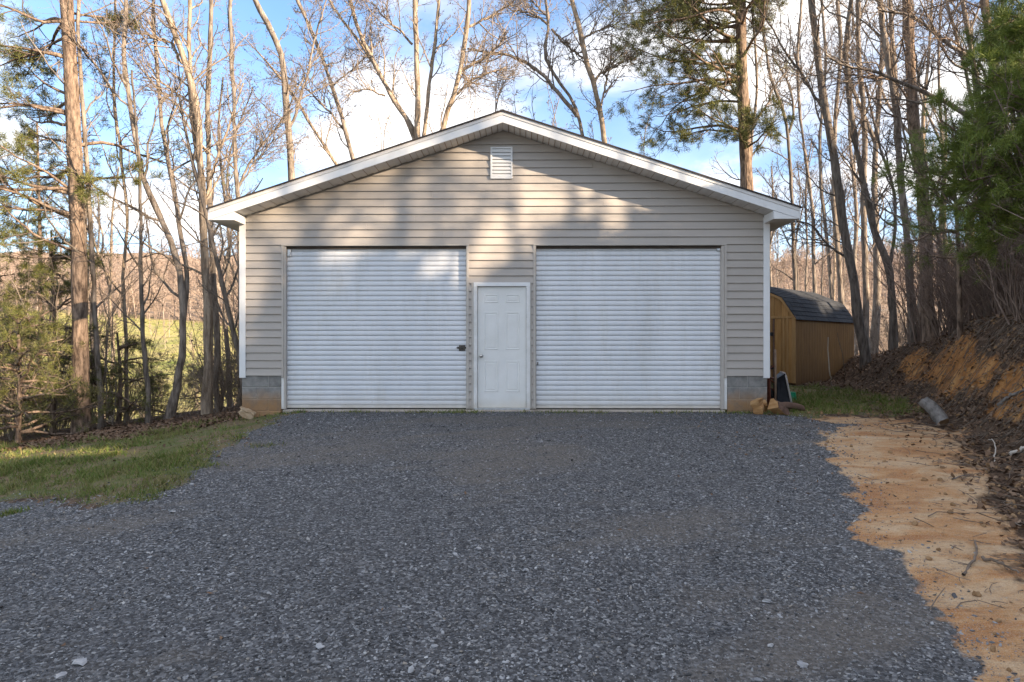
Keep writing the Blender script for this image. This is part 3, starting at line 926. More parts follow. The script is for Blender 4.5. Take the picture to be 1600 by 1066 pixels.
    for s in (-1, 1):
        mb = MB()
        n = int(slen/exp)+1
        for i in range(n):
            d0 = slen-i*exp; d1 = max(d0-exp-0.02, 0.0)
            y = -OH-0.022+0.006*random.random()
            nt_ = 18
            y2 = DEP+0.33
            def pt(d, up): return (s*(d*ca+up*sa), 0, ZR-d*sa+up*ca)
            # butt edge stepped shingle by shingle
            e0 = 0.020; e1 = 0.006
            ys = np.linspace(y, y2, nt_+1)
            for j in range(nt_):
                w = 0.004*random.random()
                A = pt(d0+0.006*random.random(), e0+w); B = pt(d0, 0.0015); C = pt(d1, 0.0015); D = pt(d1, e1)
                g = 0.003
                ya, yb = ys[j]+(g if j else 0), ys[j+1]
                mb.poly([(A[0], ya, A[2]), (A[0], yb, A[2]), (B[0], yb, B[2]), (B[0], ya, B[2]), (D[0], ya, D[2]), (D[0], yb, D[2]), (C[0], yb, C[2]), (C[0], ya, C[2])],
                        [(0, 1, 2, 3), (0, 4, 5, 1), (0, 3, 7, 4), (1, 5, 6, 2)])
        o = mb.build('shingles', MAT['shingle'], roof)
        o['kind'] = 'stuff'
    mb = MB()
    for s in (-1, 1):
        mb.prism_y([(0, ZR+0.012), (s*0.16, ZR+0.012-0.16*SLOPE), (s*0.16, ZR+0.026-0.16*SLOPE), (0, ZR+0.026)], -OH-0.024, DEP+0.33)
    mb.build('ridge_cap', MAT['shingle'], roof)
    px0 = gx(1205)+0.25
    MB().tube([(px0, 2.4, ztop(px0)-0.02), (px0, 2.4, ztop(px0)+0.34)], 0.03, 10).build('vent_pipe', MAT['rubber'], roof)
    for s in (-1, 1):
        p = [(0, ZR+0.020), (s*(XE+0.03), ztop(XE+0.03)+0.020), (s*(XE+0.03), ztop(XE+0.03)-0.004), (0, ZR-0.004)]
        MB().prism_y(p, -OH-0.030, -OH+0.028).build('drip_edge', MAT['drip'], roof)
    # rake boards: upper strip and deeper lower board, on both slopes, front and rear
    for s in (-1, 1):
        for (y0, y1, nm) in ((-OH, -OH+0.022, 'front'), (DEP+0.28, DEP+0.30, 'rear')):
            zz_ = [(0.0, 0.058, -0.010), (0.058, 0.178, 0.0)]
            for (u0, u1, dy) in zz_:
                p = [(0, ZR-u0-0.001), (s*XE, ztop(XE)-u0-0.001), (s*XE, ztop(XE)-u1), (0, ZR-u1)]
                MB().prism_y(p, y0+dy, y1).build('rake_board', MAT['white'] if u0 else MAT['soffit'], G, bevel=0.002)  # upper strip's greyer colour carries the shade of the shingle overhang
        # rake soffit, panel by panel
        n = 46
        xs = np.linspace(0.0, 4.36, n+1)
        for i in range(n):
            a, b = s*xs[i], s*xs[i+1]-s*0.010
            za, zb_ = zsof(xs[i])+0.012, zsof(xs[i+1])+0.012
            up = 0.006 if i % 2 else 0.0
            mb = MB()
            mb.hexa([(a, -OH+0.024, za+up), (b, -OH+0.024, zb_+up), (b, -0.019, zb_+up), (a, -0.019, za+up),
                     (a, -OH+0.024, za+up+0.008), (b, -OH+0.024, zb_+up+0.008), (b, -0.019, zb_+up+0.008), (a, -0.019, za+up+0.008)])
            mb.build('soffit_panel', MAT['soffit'], G)
        # boxed eave return, its underside running back along the side
        xin = s*4.335
        ze = ztop(XE)-0.180
        p = [(s*XE, ze), (xin, ze), (xin, zsof(4.335)+0.0), ]
        MB().prism_y(p, -OH+0.004, -OH+0.02).build('eave_return', MAT['white'], G)
        a, b = sorted((xin, xin+s*0.014))
        MB().prism_y([(xin, ze+0.001), (xin+s*0.014, ze+0.001), (xin+s*0.014, zsof(4.335)), (xin, zsof(4.335))], -OH+0.021, -0.022).build('eave_return', MAT['white'], G)
        a, b = sorted((s*4.352, s*(XE-0.004)))
        MB().box(a, b, -OH+0.022, DEP+0.27, ze+0.004, ze+0.014).build('eave_soffit', MAT['soffit'], G)
        a, b = sorted((s*XE+s*0.002, s*(XE+0.020)))
        MB().box(a, b, -OH+0.001, DEP+0.27, ztop(XE)-0.180, ztop(XE)-0.012).build('eave_fascia', MAT['white'], G)
    return G


build_garage()
# ------------------------------------------------------------------ barn-roofed wooden shed behind the garage on the right
def build_shed():
    c0 = np.array([7.55, 18.2])                       # front right corner
    dl = np.array([3.38, 3.60])/4.938                 # along the side, away from the front
    ang = math.atan2(dl[1], dl[0])
    S = empty('shed', (c0[0], c0[1], 0.0), ang-PI/2)  # local +y runs along the side, -x along the front
    tag(S, 'small honey-brown wooden barn shed with a dark gambrel roof behind the garage', 'shed')
    Wd, Ln = 2.44, 4.9
    zb, ze, zk, zr = 0.02, 1.76, 2.31, 2.72
    xk = 0.36
    # front: vertical boards
    nb = 13
    xs = np.linspace(-Wd, 0, nb+1)
    dx0, dx1 = -1.85, -0.62
    def roofz(x):
        t = min(-x, Wd+x)
        return ze+(zk-ze)*t/xk if t < xk else zk+(zr-zk)*(t-xk)/(Wd/2-xk)
    for i in range(nb):
        a, b = xs[i]+0.004, xs[i+1]-0.004
        # below the rail
        MB().box(a, b, 0.0, 0.018, zb, ze-0.012).build('wall_board', MAT['shed_wood'], S, bevel=0.002)
        za, zbb = roofz(a)-0.02, roofz(b)-0.02
        MB().hexa([(a, 0.0, ze+0.045), (b, 0.0, ze+0.045), (b, 0.018, ze+0.045), (a, 0.018, ze+0.045), (a, 0.0, max(za, ze+.05)), (b, 0.0, max(zbb, ze+.05)), (b, 0.018, max(zbb, ze+.05)), (a, 0.018, max(za, ze+.05))]).build('wall_board', MAT['shed_wood'], S)
    MB().box(-Wd-0.01, 0.012, -0.022, 0.0, ze-0.012, ze+0.05).build('rail', MAT['shed_trim'], S, bevel=0.003)
    # corner and battens
    MB().box(-0.085, 0.012, -0.022, -0.001, zb-0.01, ze-0.014).build('corner_board', MAT['shed_trim'], S, bevel=0.003)
    MB().box(-Wd-0.012, -Wd+0.085, -0.022, -0.001, zb-0.01, ze-0.014).build('corner_board', MAT['shed_trim'], S, bevel=0.003)
    for bx in (-0.30, -0.20):
        MB().box(bx-0.022, bx+0.022, -0.020, -0.001, zb, ze-0.014).build('batten', MAT['shed_trim'], S, bevel=0.002)
    MB().box(-0.60, -0.55, -0.02, -0.001, zb, ze-0.014).build('door_trim', MAT['log_dark'], S, bevel=0.002)
    # double doors
    for a, b in ((dx0, -1.24), (-1.23, dx1)):
        d = MB().box(a+0.004, b-0.004, -0.026, -0.002, zb+0.05, ze-0.06).build('door', MAT['shed_wood'], S, bevel=0.003)
        for z in (zb+0.10, (zb+ze)/2, ze-0.16):
            MB().box(a+0.01, b-0.01, -0.044, -0.0265, z-0.035, z+0.035).build('door_brace', MAT['shed_trim'], d, bevel=0.002)
    for z in (1.33, 0.42):
        mb = MB(); mb.box(dx1-0.10, dx1+0.055, -0.052, -0.045, z-0.045, z+0.045); mb.tube([(dx1+0.012, -0.055, z-0.055), (dx1+0.012, -0.055, z+0.055)], 0.014, 8)
        mb.build('hinge', MAT['rubber'], S, bevel=0.001)
    # side wall: grooved ply in one sheet with real grooves; far walls plain
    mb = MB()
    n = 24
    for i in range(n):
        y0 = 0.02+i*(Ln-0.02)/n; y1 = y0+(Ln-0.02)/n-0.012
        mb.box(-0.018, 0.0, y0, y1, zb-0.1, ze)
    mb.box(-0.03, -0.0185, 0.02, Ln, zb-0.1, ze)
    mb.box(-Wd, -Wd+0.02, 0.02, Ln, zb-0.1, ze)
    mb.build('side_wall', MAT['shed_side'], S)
    mb = MB()
    mb.prism_y([(-Wd, zb), (0, zb), (0, ze), (-xk, zk), (-Wd/2, zr-.02), (-Wd+xk, zk), (-Wd, ze)], Ln-0.02, Ln)
    mb.build('rear_wall', MAT['shed_wood'], S)
    for k in range(5):
        MB().box(-Wd+0.1, -0.05, 0.2+k*1.1, 0.3+k*1.1, -0.25, zb-0.001).build('skid', MAT['log_dark'], S)
    # gambrel roof in shingle rows
    roof = empty('roof', (0, 0, 0)); roof.parent = S
    f, b = -0.06, Ln+0.08
    for s in (0, 1):
        def X(x): return x if s == 0 else -Wd-x
        P0 = np.array([0.055, ze-0.055]); P1 = np.array([-xk+0.012, zk+0.012]); P2 = np.array([-Wd/2, zr+0.012])
        for (A, B, nr) in ((P0, P1, 5), (P1, P2, 6)):
            mb = MB()
            t = (B-A)/np.linalg.norm(B-A); nrm = np.array([-t[1], t[0]]);
            if nrm[0]*(1) < 0: nrm = -nrm
            if nrm[1] < 0: nrm = np.array([abs(nrm[0]), abs(nrm[1])])
            for i in range(nr):
                q0 = A+(B-A)*i/nr; q1 = A+(B-A)*min((i+1.12)/nr, 1.0)
                cuts = np.linspace(f, b, 17)+0
                for j in range(16):
                    off = 0.15*(i % 2)
                    y0, y1 = cuts[j]+0.004, cuts[j+1]
                    e = 0.014+0.006*random.random()
                    a0 = q0+nrm*e; a1 = q1+nrm*0.004
                    pts = [(X(q0[0]), y0, q0[1]), (X(q0[0]), y1, q0[1]), (X(a0[0]), y1, a0[1]), (X(a0[0]), y0, a0[1]), (X(q1[0]), y0, q1[1]), (X(q1[0]), y1, q1[1]), (X(a1[0]), y1, a1[1]), (X(a1[0]), y0, a1[1])]
                    mb.hexa(pts)
            o = mb.build('shingles', MAT['shingle'], roof); o['kind'] = 'stuff'
    # rake trim
    for s in (0, 1):
        def X(x): return x if s == 0 else -Wd-x
        pr = [(0.04, ze-0.04), (-xk+0.005, zk-0.002), (-Wd/2, zr-0.004)]
        lo = [(p[0]-(0.05 if i == 0 else 0.035 if i == 1 else 0), p[1]-(0.0 if i == 0 else 0.055 if i == 1 else 0.075)) for i, p in enumerate(pr)]
        for i in range(2):
            q = [pr[i], pr[i+1], lo[i+1], lo[i]]
            MB().prism_y([(X(x), z) for x, z in q], -0.05, -0.0005).build('rake_trim', MAT['shed_trim'], S)
    return S


build_shed()
# ------------------------------------------------------------------ trees: vectorised growth of tapered branches
def tubes(pts, rad, S):
    """pts (N,K,3), rad (N,K) -> verts, quads"""
    N, K, _ = pts.shape
    t = np.empty_like(pts)
    t[:, 1:-1] = pts[:, 2:]-pts[:, :-2]
    t[:, 0] = pts[:, 1]-pts[:, 0]
    t[:, -1] = pts[:, -1]-pts[:, -2]
    t /= np.linalg.norm(t, axis=2, keepdims=True)+1e-9
    ref = np.tile(np.array([0.21, 0.35, 0.1]), (N, 1)); ref = ref/np.linalg.norm(ref[0])
    m = t.mean(1); bad = np.abs((m*ref).sum(1)) > 0.8
    ref[bad] = np.array([0.9, -0.4, 0.1])
    u = np.cross(t, ref[:, None, :]); u /= np.linalg.norm(u, axis=2, keepdims=True)+1e-9
    w = np.cross(t, u)
    a = np.arange(S)*2*PI/S
    V = pts[:, :, None, :]+rad[:, :, None, None]*(u[:, :, None, :]*np.cos(a)[None, None, :, None]+w[:, :, None, :]*np.sin(a)[None, None, :, None])
    idx = np.arange(N*K*S).reshape(N, K, S)
    nx = np.roll(idx, -1, axis=2)
    F = np.stack([idx[:, :-1], nx[:, :-1], nx[:, 1:], idx[:, 1:]], -1).reshape(-1, 4)
    return V.reshape(-1, 3), F


def joinVF(parts):
    Vs, Fs, o = [], [], 0
    for V, F in parts:
        Vs.append(V); Fs.append(F+o); o += len(V)
    return np.concatenate(Vs), np.concatenate(Fs)


def resample(pts, K):
    pts = np.array([tuple(p) for p in pts], float)
    n = len(pts)
    if n > 2:
        # Catmull-Rom
        ext = np.vstack([2*pts[0]-pts[1], pts, 2*pts[-1]-pts[-2]])
        out = []
        for i in range(n-1):
            p0, p1, p2, p3 = ext[i:i+4]
            for t in np.linspace(0, 1, 8, endpoint=False):
                out.append(0.5*((2*p1)+(-p0+p2)*t+(2*p0-5*p1+4*p2-p3)*t*t+(-p0+3*p1-3*p2+p3)*t**3))
        out.append(pts[-1]); pts = np.array(out)
    d = np.concatenate([[0], np.cumsum(np.linalg.norm(np.diff(pts, axis=0), axis=1))])
    s = np.linspace(0, d[-1], K)
    return np.stack([np.interp(s, d, pts[:, k]) for k in range(3)], 1)


def grow(par, prad, per, K, frac, ang, up, r, tmin=0.2, tmax=0.98, wig=0.16, rmin=0.004, rk=0.55, amin=0.2, bias=None, biasw=0.0, absl=None, decay=0.65):
    N, PK, _ = par.shape
    PL = np.linalg.norm(np.diff(par, axis=1), axis=2).sum(1)
    pi = np.repeat(np.arange(N), per)
    n = len(pi)
    t = (np.tile(np.arange(per), N)+r.uniform(0, 1, n))/per
    t = tmin+(tmax-tmin)*t
    f = t*(PK-1); i0 = np.minimum(f.astype(int), PK-2); fr = (f-i0)[:, None]
    A = par[pi, i0]; B = par[pi, i0+1]
    pos = A*(1-fr)+B*fr
    T = B-A; T /= np.linalg.norm(T, axis=1, keepdims=True)+1e-9
    pr = prad[pi, i0]*(1-fr[:, 0])+prad[pi, i0+1]*fr[:, 0]
    q = r.normal(size=(n, 3))
    if bias is not None: q += np.array(bias)*biasw
    q -= (q*T).sum(1, keepdims=True)*T
    q /= np.linalg.norm(q, axis=1, keepdims=True)+1e-9
    an = ang*(0.75+0.5*r.uniform(size=n))
    d = T*np.cos(an)[:, None]+q*np.sin(an)[:, None]
    if absl is not None:
        L = absl[0]+(absl[1]-absl[0])*r.uniform(size=n)**1.5
        L = L*(1-0.45*t)
    else:
        L = PL[pi]*frac*(1.1-decay*t)*(0.5+r.uniform(size=n))
    pts = np.empty((n, K, 3)); pts[:, 0] = pos
    for k in range(1, K):
        d = d+r.normal(size=(n, 3))*wig+np.array([0, 0, up])
        d /= np.linalg.norm(d, axis=1, keepdims=True)
        pts[:, k] = pts[:, k-1]+d*(L/(K-1))[:, None]
    r0 = np.maximum(np.minimum(pr*rk, 0.010*L+0.010), rmin)
    rad = r0[:, None]*np.linspace(1, 0.35, K)[None, :]
    rad = np.maximum(rad, rmin*0.75)
    return pts, rad


def buds(tips, r, size, frac=0.5):
    m = r.uniform(size=len(tips)) < frac
    c = tips[m]
    n = len(c)
    a = r.normal(size=(n, 3)); a /= np.linalg.norm(a, axis=1, keepdims=True)
    b = r.normal(size=(n, 3)); b -= (a*b).sum(1, keepdims=True)*a; b /= np.linalg.norm(b, axis=1, keepdims=True)
    s = (size*(0.6+0.8*r.uniform(size=n)))[:, None]
    V = np.stack([c-a*s*0.3, c+b*s*0.4, c+a*s, c-b*s*0.4], 1).reshape(-1, 3)
    return V, np.arange(4*n).reshape(n, 4)


def bare_tree(label, stems, d, bark='bark_grey', seed=0, twig='twig', per=(20, 8, 5), limbs=(), l1=(0.9, 2.6), tmin=0.22, ang=0.85, up=0.10, group=None, cat='tree', budp=0.35, name='bare_tree', extra=1.25, zbase=None, fine=1.0):
    """stems and limbs: ([(px,py),...], width px at foot, width px at top); the foot is carried down to the terrain"""
    r = np.random.default_rng(1000+seed)
    K = 34
    fw = []
    for si, (pl, w0, w1) in enumerate(stems):
        pts = [P(px, py, d+0.35*(si % 3-1)*(i/len(pl))) for i, (px, py) in enumerate(pl)]
        fw.append([pts, 0.70*w0*d/FPX/2, 0.72*w1*d/FPX/2])
    foot = fw[0][0][0]
    zb = hpt(foot.x, foot.y)-0.06
    if zbase is None:
        for s in fw:
            p0, p1 = s[0][0], s[0][1]
            if abs(p0.z-zb) > 0.02 and (p0-foot).length < 1.2:
                if p0.z > zb:
                    k = (p0.z-zb)/max(0.3, (p1.z-p0.z))
                    q = Vector((p0.x-(p1.x-p0.x)*min(k, 1.2)*0.6, p0.y, zb))
                    s[0].insert(0, q)
                else:
                    s[0][0] = Vector((p0.x, p0.y, zb))
            if extra and s[0][-1].z > CZ+9*d/20-0.6:
                e, f = s[0][-1], s[0][-2]
                dr = (e-f).normalized(); dr = (dr+Vector((0.1*(r.uniform()-.5), 0.2*(r.uniform()-.5), 0.4))).normalized()
                s[0].append(e+dr*(extra*2.2))
    base = fw[0][0][0].copy()
    P0 = np.stack([resample(s[0], K) for s in fw])
    lens = np.linalg.norm(np.diff(P0, axis=1), axis=2).sum(1)
    for a in range(len(fw)):
        wob = np.cumsum(r.normal(size=(K, 3))*0.010*min(lens[a]/8, 1.4), axis=0)
        wob -= np.linspace(0, 1, K)[:, None]*wob[-1]
        P0[a] += wob*np.array([1, 1, 0.2])
    tt = np.linspace(0, 1, K)
    R0 = np.stack([s[1]+(s[2]-s[1])*tt for s in fw])
    flare = 1+0.32*np.exp(-tt*K/1.1)
    R0[0] *= flare
    R0 *= 1+0.075*r.normal(size=R0.shape)
    if not extra and 'snag' not in label: R0[:, -6:] *= np.array([0.92, 0.8, 0.66, 0.5, 0.34, 0.18])
    parts = [tubes(P0, R0, 9)]
    main, mrad = P0, R0
    if limbs:
        LP = np.stack([resample([P(px, py, d+0.5*(j % 3-1)*i/len(pl)) for i, (px, py) in enumerate(pl)], K) for j, (pl, w0, w1) in enumerate(limbs)])
        LR = np.stack([(w0+(w1-w0)*tt)*d/FPX/2 for (pl, w0, w1) in limbs])
        wob = np.cumsum(r.normal(size=LP.shape)*0.012, axis=1); wob -= tt[None, :, None]*wob[:, -1:, :]
        parts.append(tubes(LP+wob, LR, 6)); main = np.concatenate([P0, LP]); mrad = np.concatenate([R0, LR])
    rm = 0.00019*d*fine
    b1, r1 = grow(main, mrad, per[0], 9, 0.2, ang, up, r, tmin=tmin, absl=l1, rmin=rm*1.5, wig=0.17)
    parts.append(tubes(b1, r1, 5))
    T = empty(name, tuple(base), 0)
    tag(T, label, cat, group)
    V, F = joinVF(parts)
    link('trunk', mesh_arrays('trunk', V-np.array(base), F, True), MAT[bark], T)
    b2, r2 = grow(b1, r1, per[1], 6, 0.42, 0.85, 0.06, r, tmin=0.15, rmin=rm*1.15, wig=0.2)
    b3, r3 = grow(b2, r2, per[2], 4, 0.5, 0.75, 0.05, r, tmin=0.15, rmin=rm, wig=0.2)
    cp = [tubes(b2, r2, 4), tubes(b3, r3, 3)]
    if budp: cp.append(buds(np.concatenate([b3[:, -1], b3[:, 2]]), r, 0.0016*d, budp))
    V, F = joinVF(cp)
    link('crown', mesh_arrays('crown', V-np.array(base), F), MAT[twig], T)
    return T


def needles(c, dirs, r, n, length, width, spread=0.9):
    """tufts of thin needle blades at points c along dirs"""
    m = len(c)
    dd = np.repeat(dirs, n, axis=0)+r.normal(size=(m*n, 3))*spread
    dd /= np.linalg.norm(dd, axis=1, keepdims=True)
    s = r.normal(size=(m*n, 3)); s -= (s*dd).sum(1, keepdims=True)*dd; s /= np.linalg.norm(s, axis=1, keepdims=True)
    cc = np.repeat(c, n, axis=0)+r.normal(size=(m*n, 3))*length*0.18
    L = (length*(0.6+0.7*r.uniform(size=m*n)))[:, None]
    V = np.stack([cc-s*width/2, cc+s*width/2, cc+dd*L], 1).reshape(-1, 3)
    return V, np.arange(3*m*n).reshape(-1, 3)


def pine(label, pl, w0, w1, d, whorls, seed, needle='needle', bark='bark_pine', tuft=(9, 0.13, 0.012), per=(7, 5), name='pine_tree', group=None, extra=2.0, bare_frac=0.3, droop=-0.01, side=None, sidew=0.0, loc=None):
    """whorls: list of (height fraction or (px py), count, length, needle density)"""
    r = np.random.default_rng(5000+seed)
    K = 24
    if loc is None:
        pts = [P(px, py, d) for px, py in pl]
    else:
        pts = [Vector(p) for p in pl]
    zb = hpt(pts[0].x, pts[0].y)-0.06
    if pts[0].z > zb+0.02: pts.insert(0, Vector((pts[0].x-(pts[1].x-pts[0].x)*0.3, pts[0].y, zb)))
    else: pts[0].z = zb
    if extra:
        e, f = pts[-1], pts[-2]; pts.append(e+(e-f).normalized()*extra)
    base = pts[0].copy()
    P0 = resample(pts, K)[None]
    tt = np.linspace(0, 1, K)
    sc = (d/FPX/2) if loc is None else 0.5
    R0 = ((w0+(w1-w0)*tt)*(1+0.3*np.exp(-tt*K/1.5)))[None]*sc
    R0 = R0*(1+0.035*r.normal(size=R0.shape))
    parts = [tubes(P0, R0, 11)]
    B, RB = [], []
    zs = P0[0, :, 2]
    for (py, cnt, ln, az) in whorls:
        z = CZ-(py-533)/FPX*d if loc is None else py
        for c in range(cnt):
            zz = z+r.normal()*0.06
            p = np.array([np.interp(zz, zs, P0[0, :, k]) for k in range(3)])
            if az is None: a = r.uniform(0, 2*PI)
            else: a = math.radians(az+r.normal()*38)
            dr = np.array([math.cos(a), math.sin(a), 0.10+0.16*r.uniform()])
            pt = [p]
            L = ln*(0.7+0.5*r.uniform())
            for k in range(9):
                dr = dr+r.normal(size=3)*0.15+np.array([0, 0, droop*(1 if k < 6 else -2.5)])
                dr /= np.linalg.norm(dr)
                pt.append(pt[-1]+dr*L/9)
            B.append(pt); RB.append(np.linspace(min(0.018+0.010*L, 0.06), 0.008, 10))
    B = np.array(B); RB = np.array(RB)
    parts.append(tubes(B, RB, 5))
    T = empty(name, tuple(base)); tag(T, label, 'tree', group)
    V, F = joinVF(parts)
    link('trunk', mesh_arrays('trunk', V-np.array(base), F, True), MAT[bark], T)
    b2, r2 = grow(B, RB, per[0], 6, 0.36, 0.85, 0.02, r, tmin=bare_frac, rmin=0.004, wig=0.14, decay=0.45)
    b3, r3 = grow(b2, r2, per[1], 4, 0.48, 0.7, 0.05, r, tmin=0.25, rmin=0.003, wig=0.14)
    V, F = joinVF([tubes(b2, r2, 4), tubes(b3, r3, 3)])
    link('branches', mesh_arrays('branches', V-np.array(base), F), MAT['twig_dark'], T)
    allb = [(b2[:, -1], b2[:, -1]-b2[:, -2]), (b3[:, -1], b3[:, -1]-b3[:, -2]), (b3[:, 2], b3[:, 2]-b3[:, 1])]
    c = np.concatenate([a for a, _ in allb]); dv = np.concatenate([b for _, b in allb])
    dv /= np.linalg.norm(dv, axis=1, keepdims=True)+1e-9
    if len(tuft) > 4:
        m_ = np.concatenate([np.ones(len(b2), bool), r.uniform(size=len(b3)) < 0.75, np.zeros(len(b3), bool)])
        c = c[m_]; dv = dv[m_]
    V, F = needles(c, dv, r, tuft[0], tuft[1], tuft[2], tuft[3] if len(tuft) > 3 else 0.9)
    link('foliage', mesh_arrays('foliage', V-np.array(base), F), MAT[needle], T)
    return T


def copy_tree(o, loc, rz, s, label=None, group=None):
    c = o.copy(); COL.objects.link(c)
    c.location = loc; c.rotation_euler = (0, 0, rz); c.scale = (s, s, s)
    if label: c['label'] = label
    if group: c['group'] = group
    for ch in o.children:
        k = ch.copy(); COL.objects.link(k); k.parent = c
    return c


# ---- named trees on the left, beyond the lawn
pine('tall pine with a thick straight trunk at the left, its limbs swept leftward', [(128, 668), (126, 560), (123, 400), (117, 250), (111, 120), (104, 0)], 24, 18, 13.9,
     [(36, 3, 2.4, 180), (62, 2, 2.0, 170), (95, 2, 1.9, 185), (150, 2, 2.2, 180), (185, 3, 2.2, 175), (225, 3, 2.4, 180), (255, 3, 2.2, 185), (290, 2, 1.2, 10), (300, 3, 2.1, 180), (340, 3, 2.0, 185), (395, 3, 1.7, 180), (20, 2, 1.6, 20)],
     1, tuft=(12, 0.15, 0.010), per=(8, 5), bare_frac=0.35)
bare_tree('pale slim tree pressed close against the right flank of the big left pine', [([(155, 668), (149, 540), (144, 420), (137, 280), (133, 180), (128, 60), (128, 0)], 12, 6)], 14.3, 'bark_grey', 2, per=(17, 6, 6))
bare_tree('thin dark snag with a broken top, standing right of the big left pine', [([(232, 646), (226, 520), (222, 400), (217, 270), (211, 190), (206, 110)], 12, 4)], 14.2, 'bark_dark', 3, per=(14, 6, 5), l1=(0.6, 1.8), extra=0)
bare_tree('slim pale tree halfway between the big pine and the leaning forked tree', [([(197, 650), (196, 540), (190, 430), (196, 330), (186, 230), (176, 120), (180, 0)], 9, 4)], 15.6, 'bark_tan', 4, per=(16, 6, 5))
bare_tree('bare tree curving up from a bent foot and forking left at half height', [([(264, 648), (281, 575), (288, 500), (280, 420), (252, 345), (222, 280), (205, 200), (190, 90), (196, 0)], 17, 5), ([(283, 520), (291, 440), (276, 330), (262, 240), (250, 130), (240, 0)], 11, 5)], 14.6, 'bark_grey', 5, per=(16, 7, 6))
bare_tree('tall pale forked tree with several stems just left of the left eave', [([(323, 640), (324, 500), (319, 380), (312, 250), (303, 160), (284, 95), (264, 40), (250, -10)], 21, 9), ([(312, 255), (301, 180), (297, 90), (296, 0)], 10, 6), ([(318, 330), (338, 250), (360, 190), (380, 130)], 7, 3)], 14.7, 'bark_tan', 6,
          limbs=[([(286, 100), (262, 70), (235, 60), (205, 52)], 5, 2), ([(304, 165), (275, 145), (250, 130), (222, 122)], 5, 2)], per=(17, 7, 6))
bare_tree('straight mossy tree standing right of the pale forked one', [([(340, 638), (337, 500), (330, 380), (325, 260), (322, 150), (330, 40), (328, -5)], 14, 7)], 15.4, 'bark_grey', 7, per=(17, 7, 6))
bare_tree('dark tree leaning left out of the garage corner, half hidden by the white corner post', [([(386, 640), (376, 560), (360, 490), (345, 420), (330, 350), (316, 295), (300, 235), (280, 150)], 13, 5)], 14.2, 'bark_dark', 8, per=(16, 7, 6), extra=0.5)
bare_tree('slender upright tree rising behind the left eave', [([(374, 430), (370, 300), (367, 210), (364, 110), (360, 0)], 10, 7)], 20.0, 'bark_grey', 9, per=(22, 7, 6), limbs=[([(371, 295), (400, 240), (440, 190), (475, 120)], 4, 2), ([(372, 290), (395, 262), (430, 215)], 3, 2)])
# ---- behind the roof
bare_tree('stout grey tree that bows left above the left roof slope', [([(456, 430), (455, 278), (450, 170), (440, 90), (420, 40), (395, -8)], 19, 11)], 21.0, 'bark_grey', 10, per=(18, 7, 6), limbs=[([(452, 200), (475, 130), (490, 60), (510, 0)], 5, 2)])
bare_tree('long thin tree leaning hard left behind the bowed grey one', [([(570, 340), (522, 258), (482, 195), (450, 140), (405, 85), (372, 48)], 12, 5)], 22.5, 'bark_tan', 11, per=(18, 7, 6), l1=(0.9, 2.4), extra=0)
bare_tree('grey tree leaning left over the middle of the left roof slope', [([(572, 330), (551, 245), (528, 160), (502, 85), (482, 35), (465, -5)], 11, 7)], 23.0, 'bark_grey', 12, per=(20, 7, 6), limbs=[([(540, 205), (505, 160), (470, 130), (430, 110)], 4, 2), ([(520, 135), (560, 105), (590, 70)], 3, 1.5)])
bare_tree('big multi-stemmed tree left of the ridge, straight middle stem and two leaning left', [([(664, 350), (657, 240), (654, 120), (651, 0)], 17, 9), ([(660, 260), (645, 200), (612, 150), (585, 95), (563, 50), (548, -5)], 12, 6), ([(655, 235), (626, 170), (600, 128), (574, 80), (546, 42), (515, -4)], 8, 4), ([(662, 215), (671, 130), (681, 60), (686, -5)], 9, 5)], 22.0, 'bark_tan', 13,
          limbs=[([(644, 70), (612, 40), (580, 2)], 4, 2), ([(600, 150), (570, 140), (540, 150)], 3, 1.5)], per=(14, 7, 6))
bare_tree('sunlit tree leaning right just left of the roof ridge', [([(668, 340), (690, 198), (706, 150), (718, 100), (727, 50), (733, -4)], 16, 8)], 21.5, 'bark_tan', 14, limbs=[([(717, 112), (752, 92), (778, 72), (790, 50)], 6, 2.5), ([(706, 152), (740, 124), (790, 105)], 5, 2), ([(725, 45), (765, 28), (800, 5)], 5, 2), ([(718, 112), (730, 122), (736, 130)], 3, 2)], per=(14, 7, 6))
bare_tree('slim crooked tree right of the ridge with a long limb arching left', [([(925, 340), (908, 210), (896, 162), (868, 122), (850, 85), (857, 40), (853, -4)], 9, 6)], 23.0, 'bark_grey', 15, limbs=[([(902, 182), (870, 145), (842, 112), (802, 90), (762, 82), (730, 76)], 7, 3), ([(856, 38), (830, 22), (800, 18)], 4, 2), ([(858, 30), (845, 15), (830, 0)], 4, 2), ([(862, 45), (890, 70), (912, 92)], 4, 3)], per=(14, 7, 6))
bare_tree('tan tree leaning left above the right roof slope beside the pine', [([(952, 350), (941, 215), (929, 145), (916, 100), (905, 48), (890, -6)], 16, 9)], 22.0, 'bark_tan', 16, limbs=[([(929, 132), (942, 112), (972, 98)], 5, 2.5), ([(908, 60), (940, 48), (958, 38)], 4, 2), ([(938, 185), (950, 120), (956, 60)], 4, 2)], per=(14, 7, 6))
bare_tree('thin sapling with a split top poking over the roof ridge', [([(775, 330), (774, 168), (778, 120), (790, 90)], 5, 2), ([(774, 175), (782, 140), (800, 112)], 3, 2)], 26, 'twig', 17, per=(17, 6, 5), l1=(0.7, 1.8), extra=0)
for i, (a, b, c) in enumerate([(812, 805, 800), (838, 832, 836), (862, 870, 890), (870, 862, 848), (738, 742, 745), (598, 590, 584), (600, 612, 616), (1010, 1020, 1030)]):
    bare_tree('wispy sapling showing just above the roof line', [([(a, 340), (a, 215), (b, 170), (c, 105)], 3.5, 1.5)], 25+1.1*i, 'twig', 20+i, per=(14, 6, 4), l1=(0.6, 1.6), extra=0, group='saplings behind the roof', name='sapling')
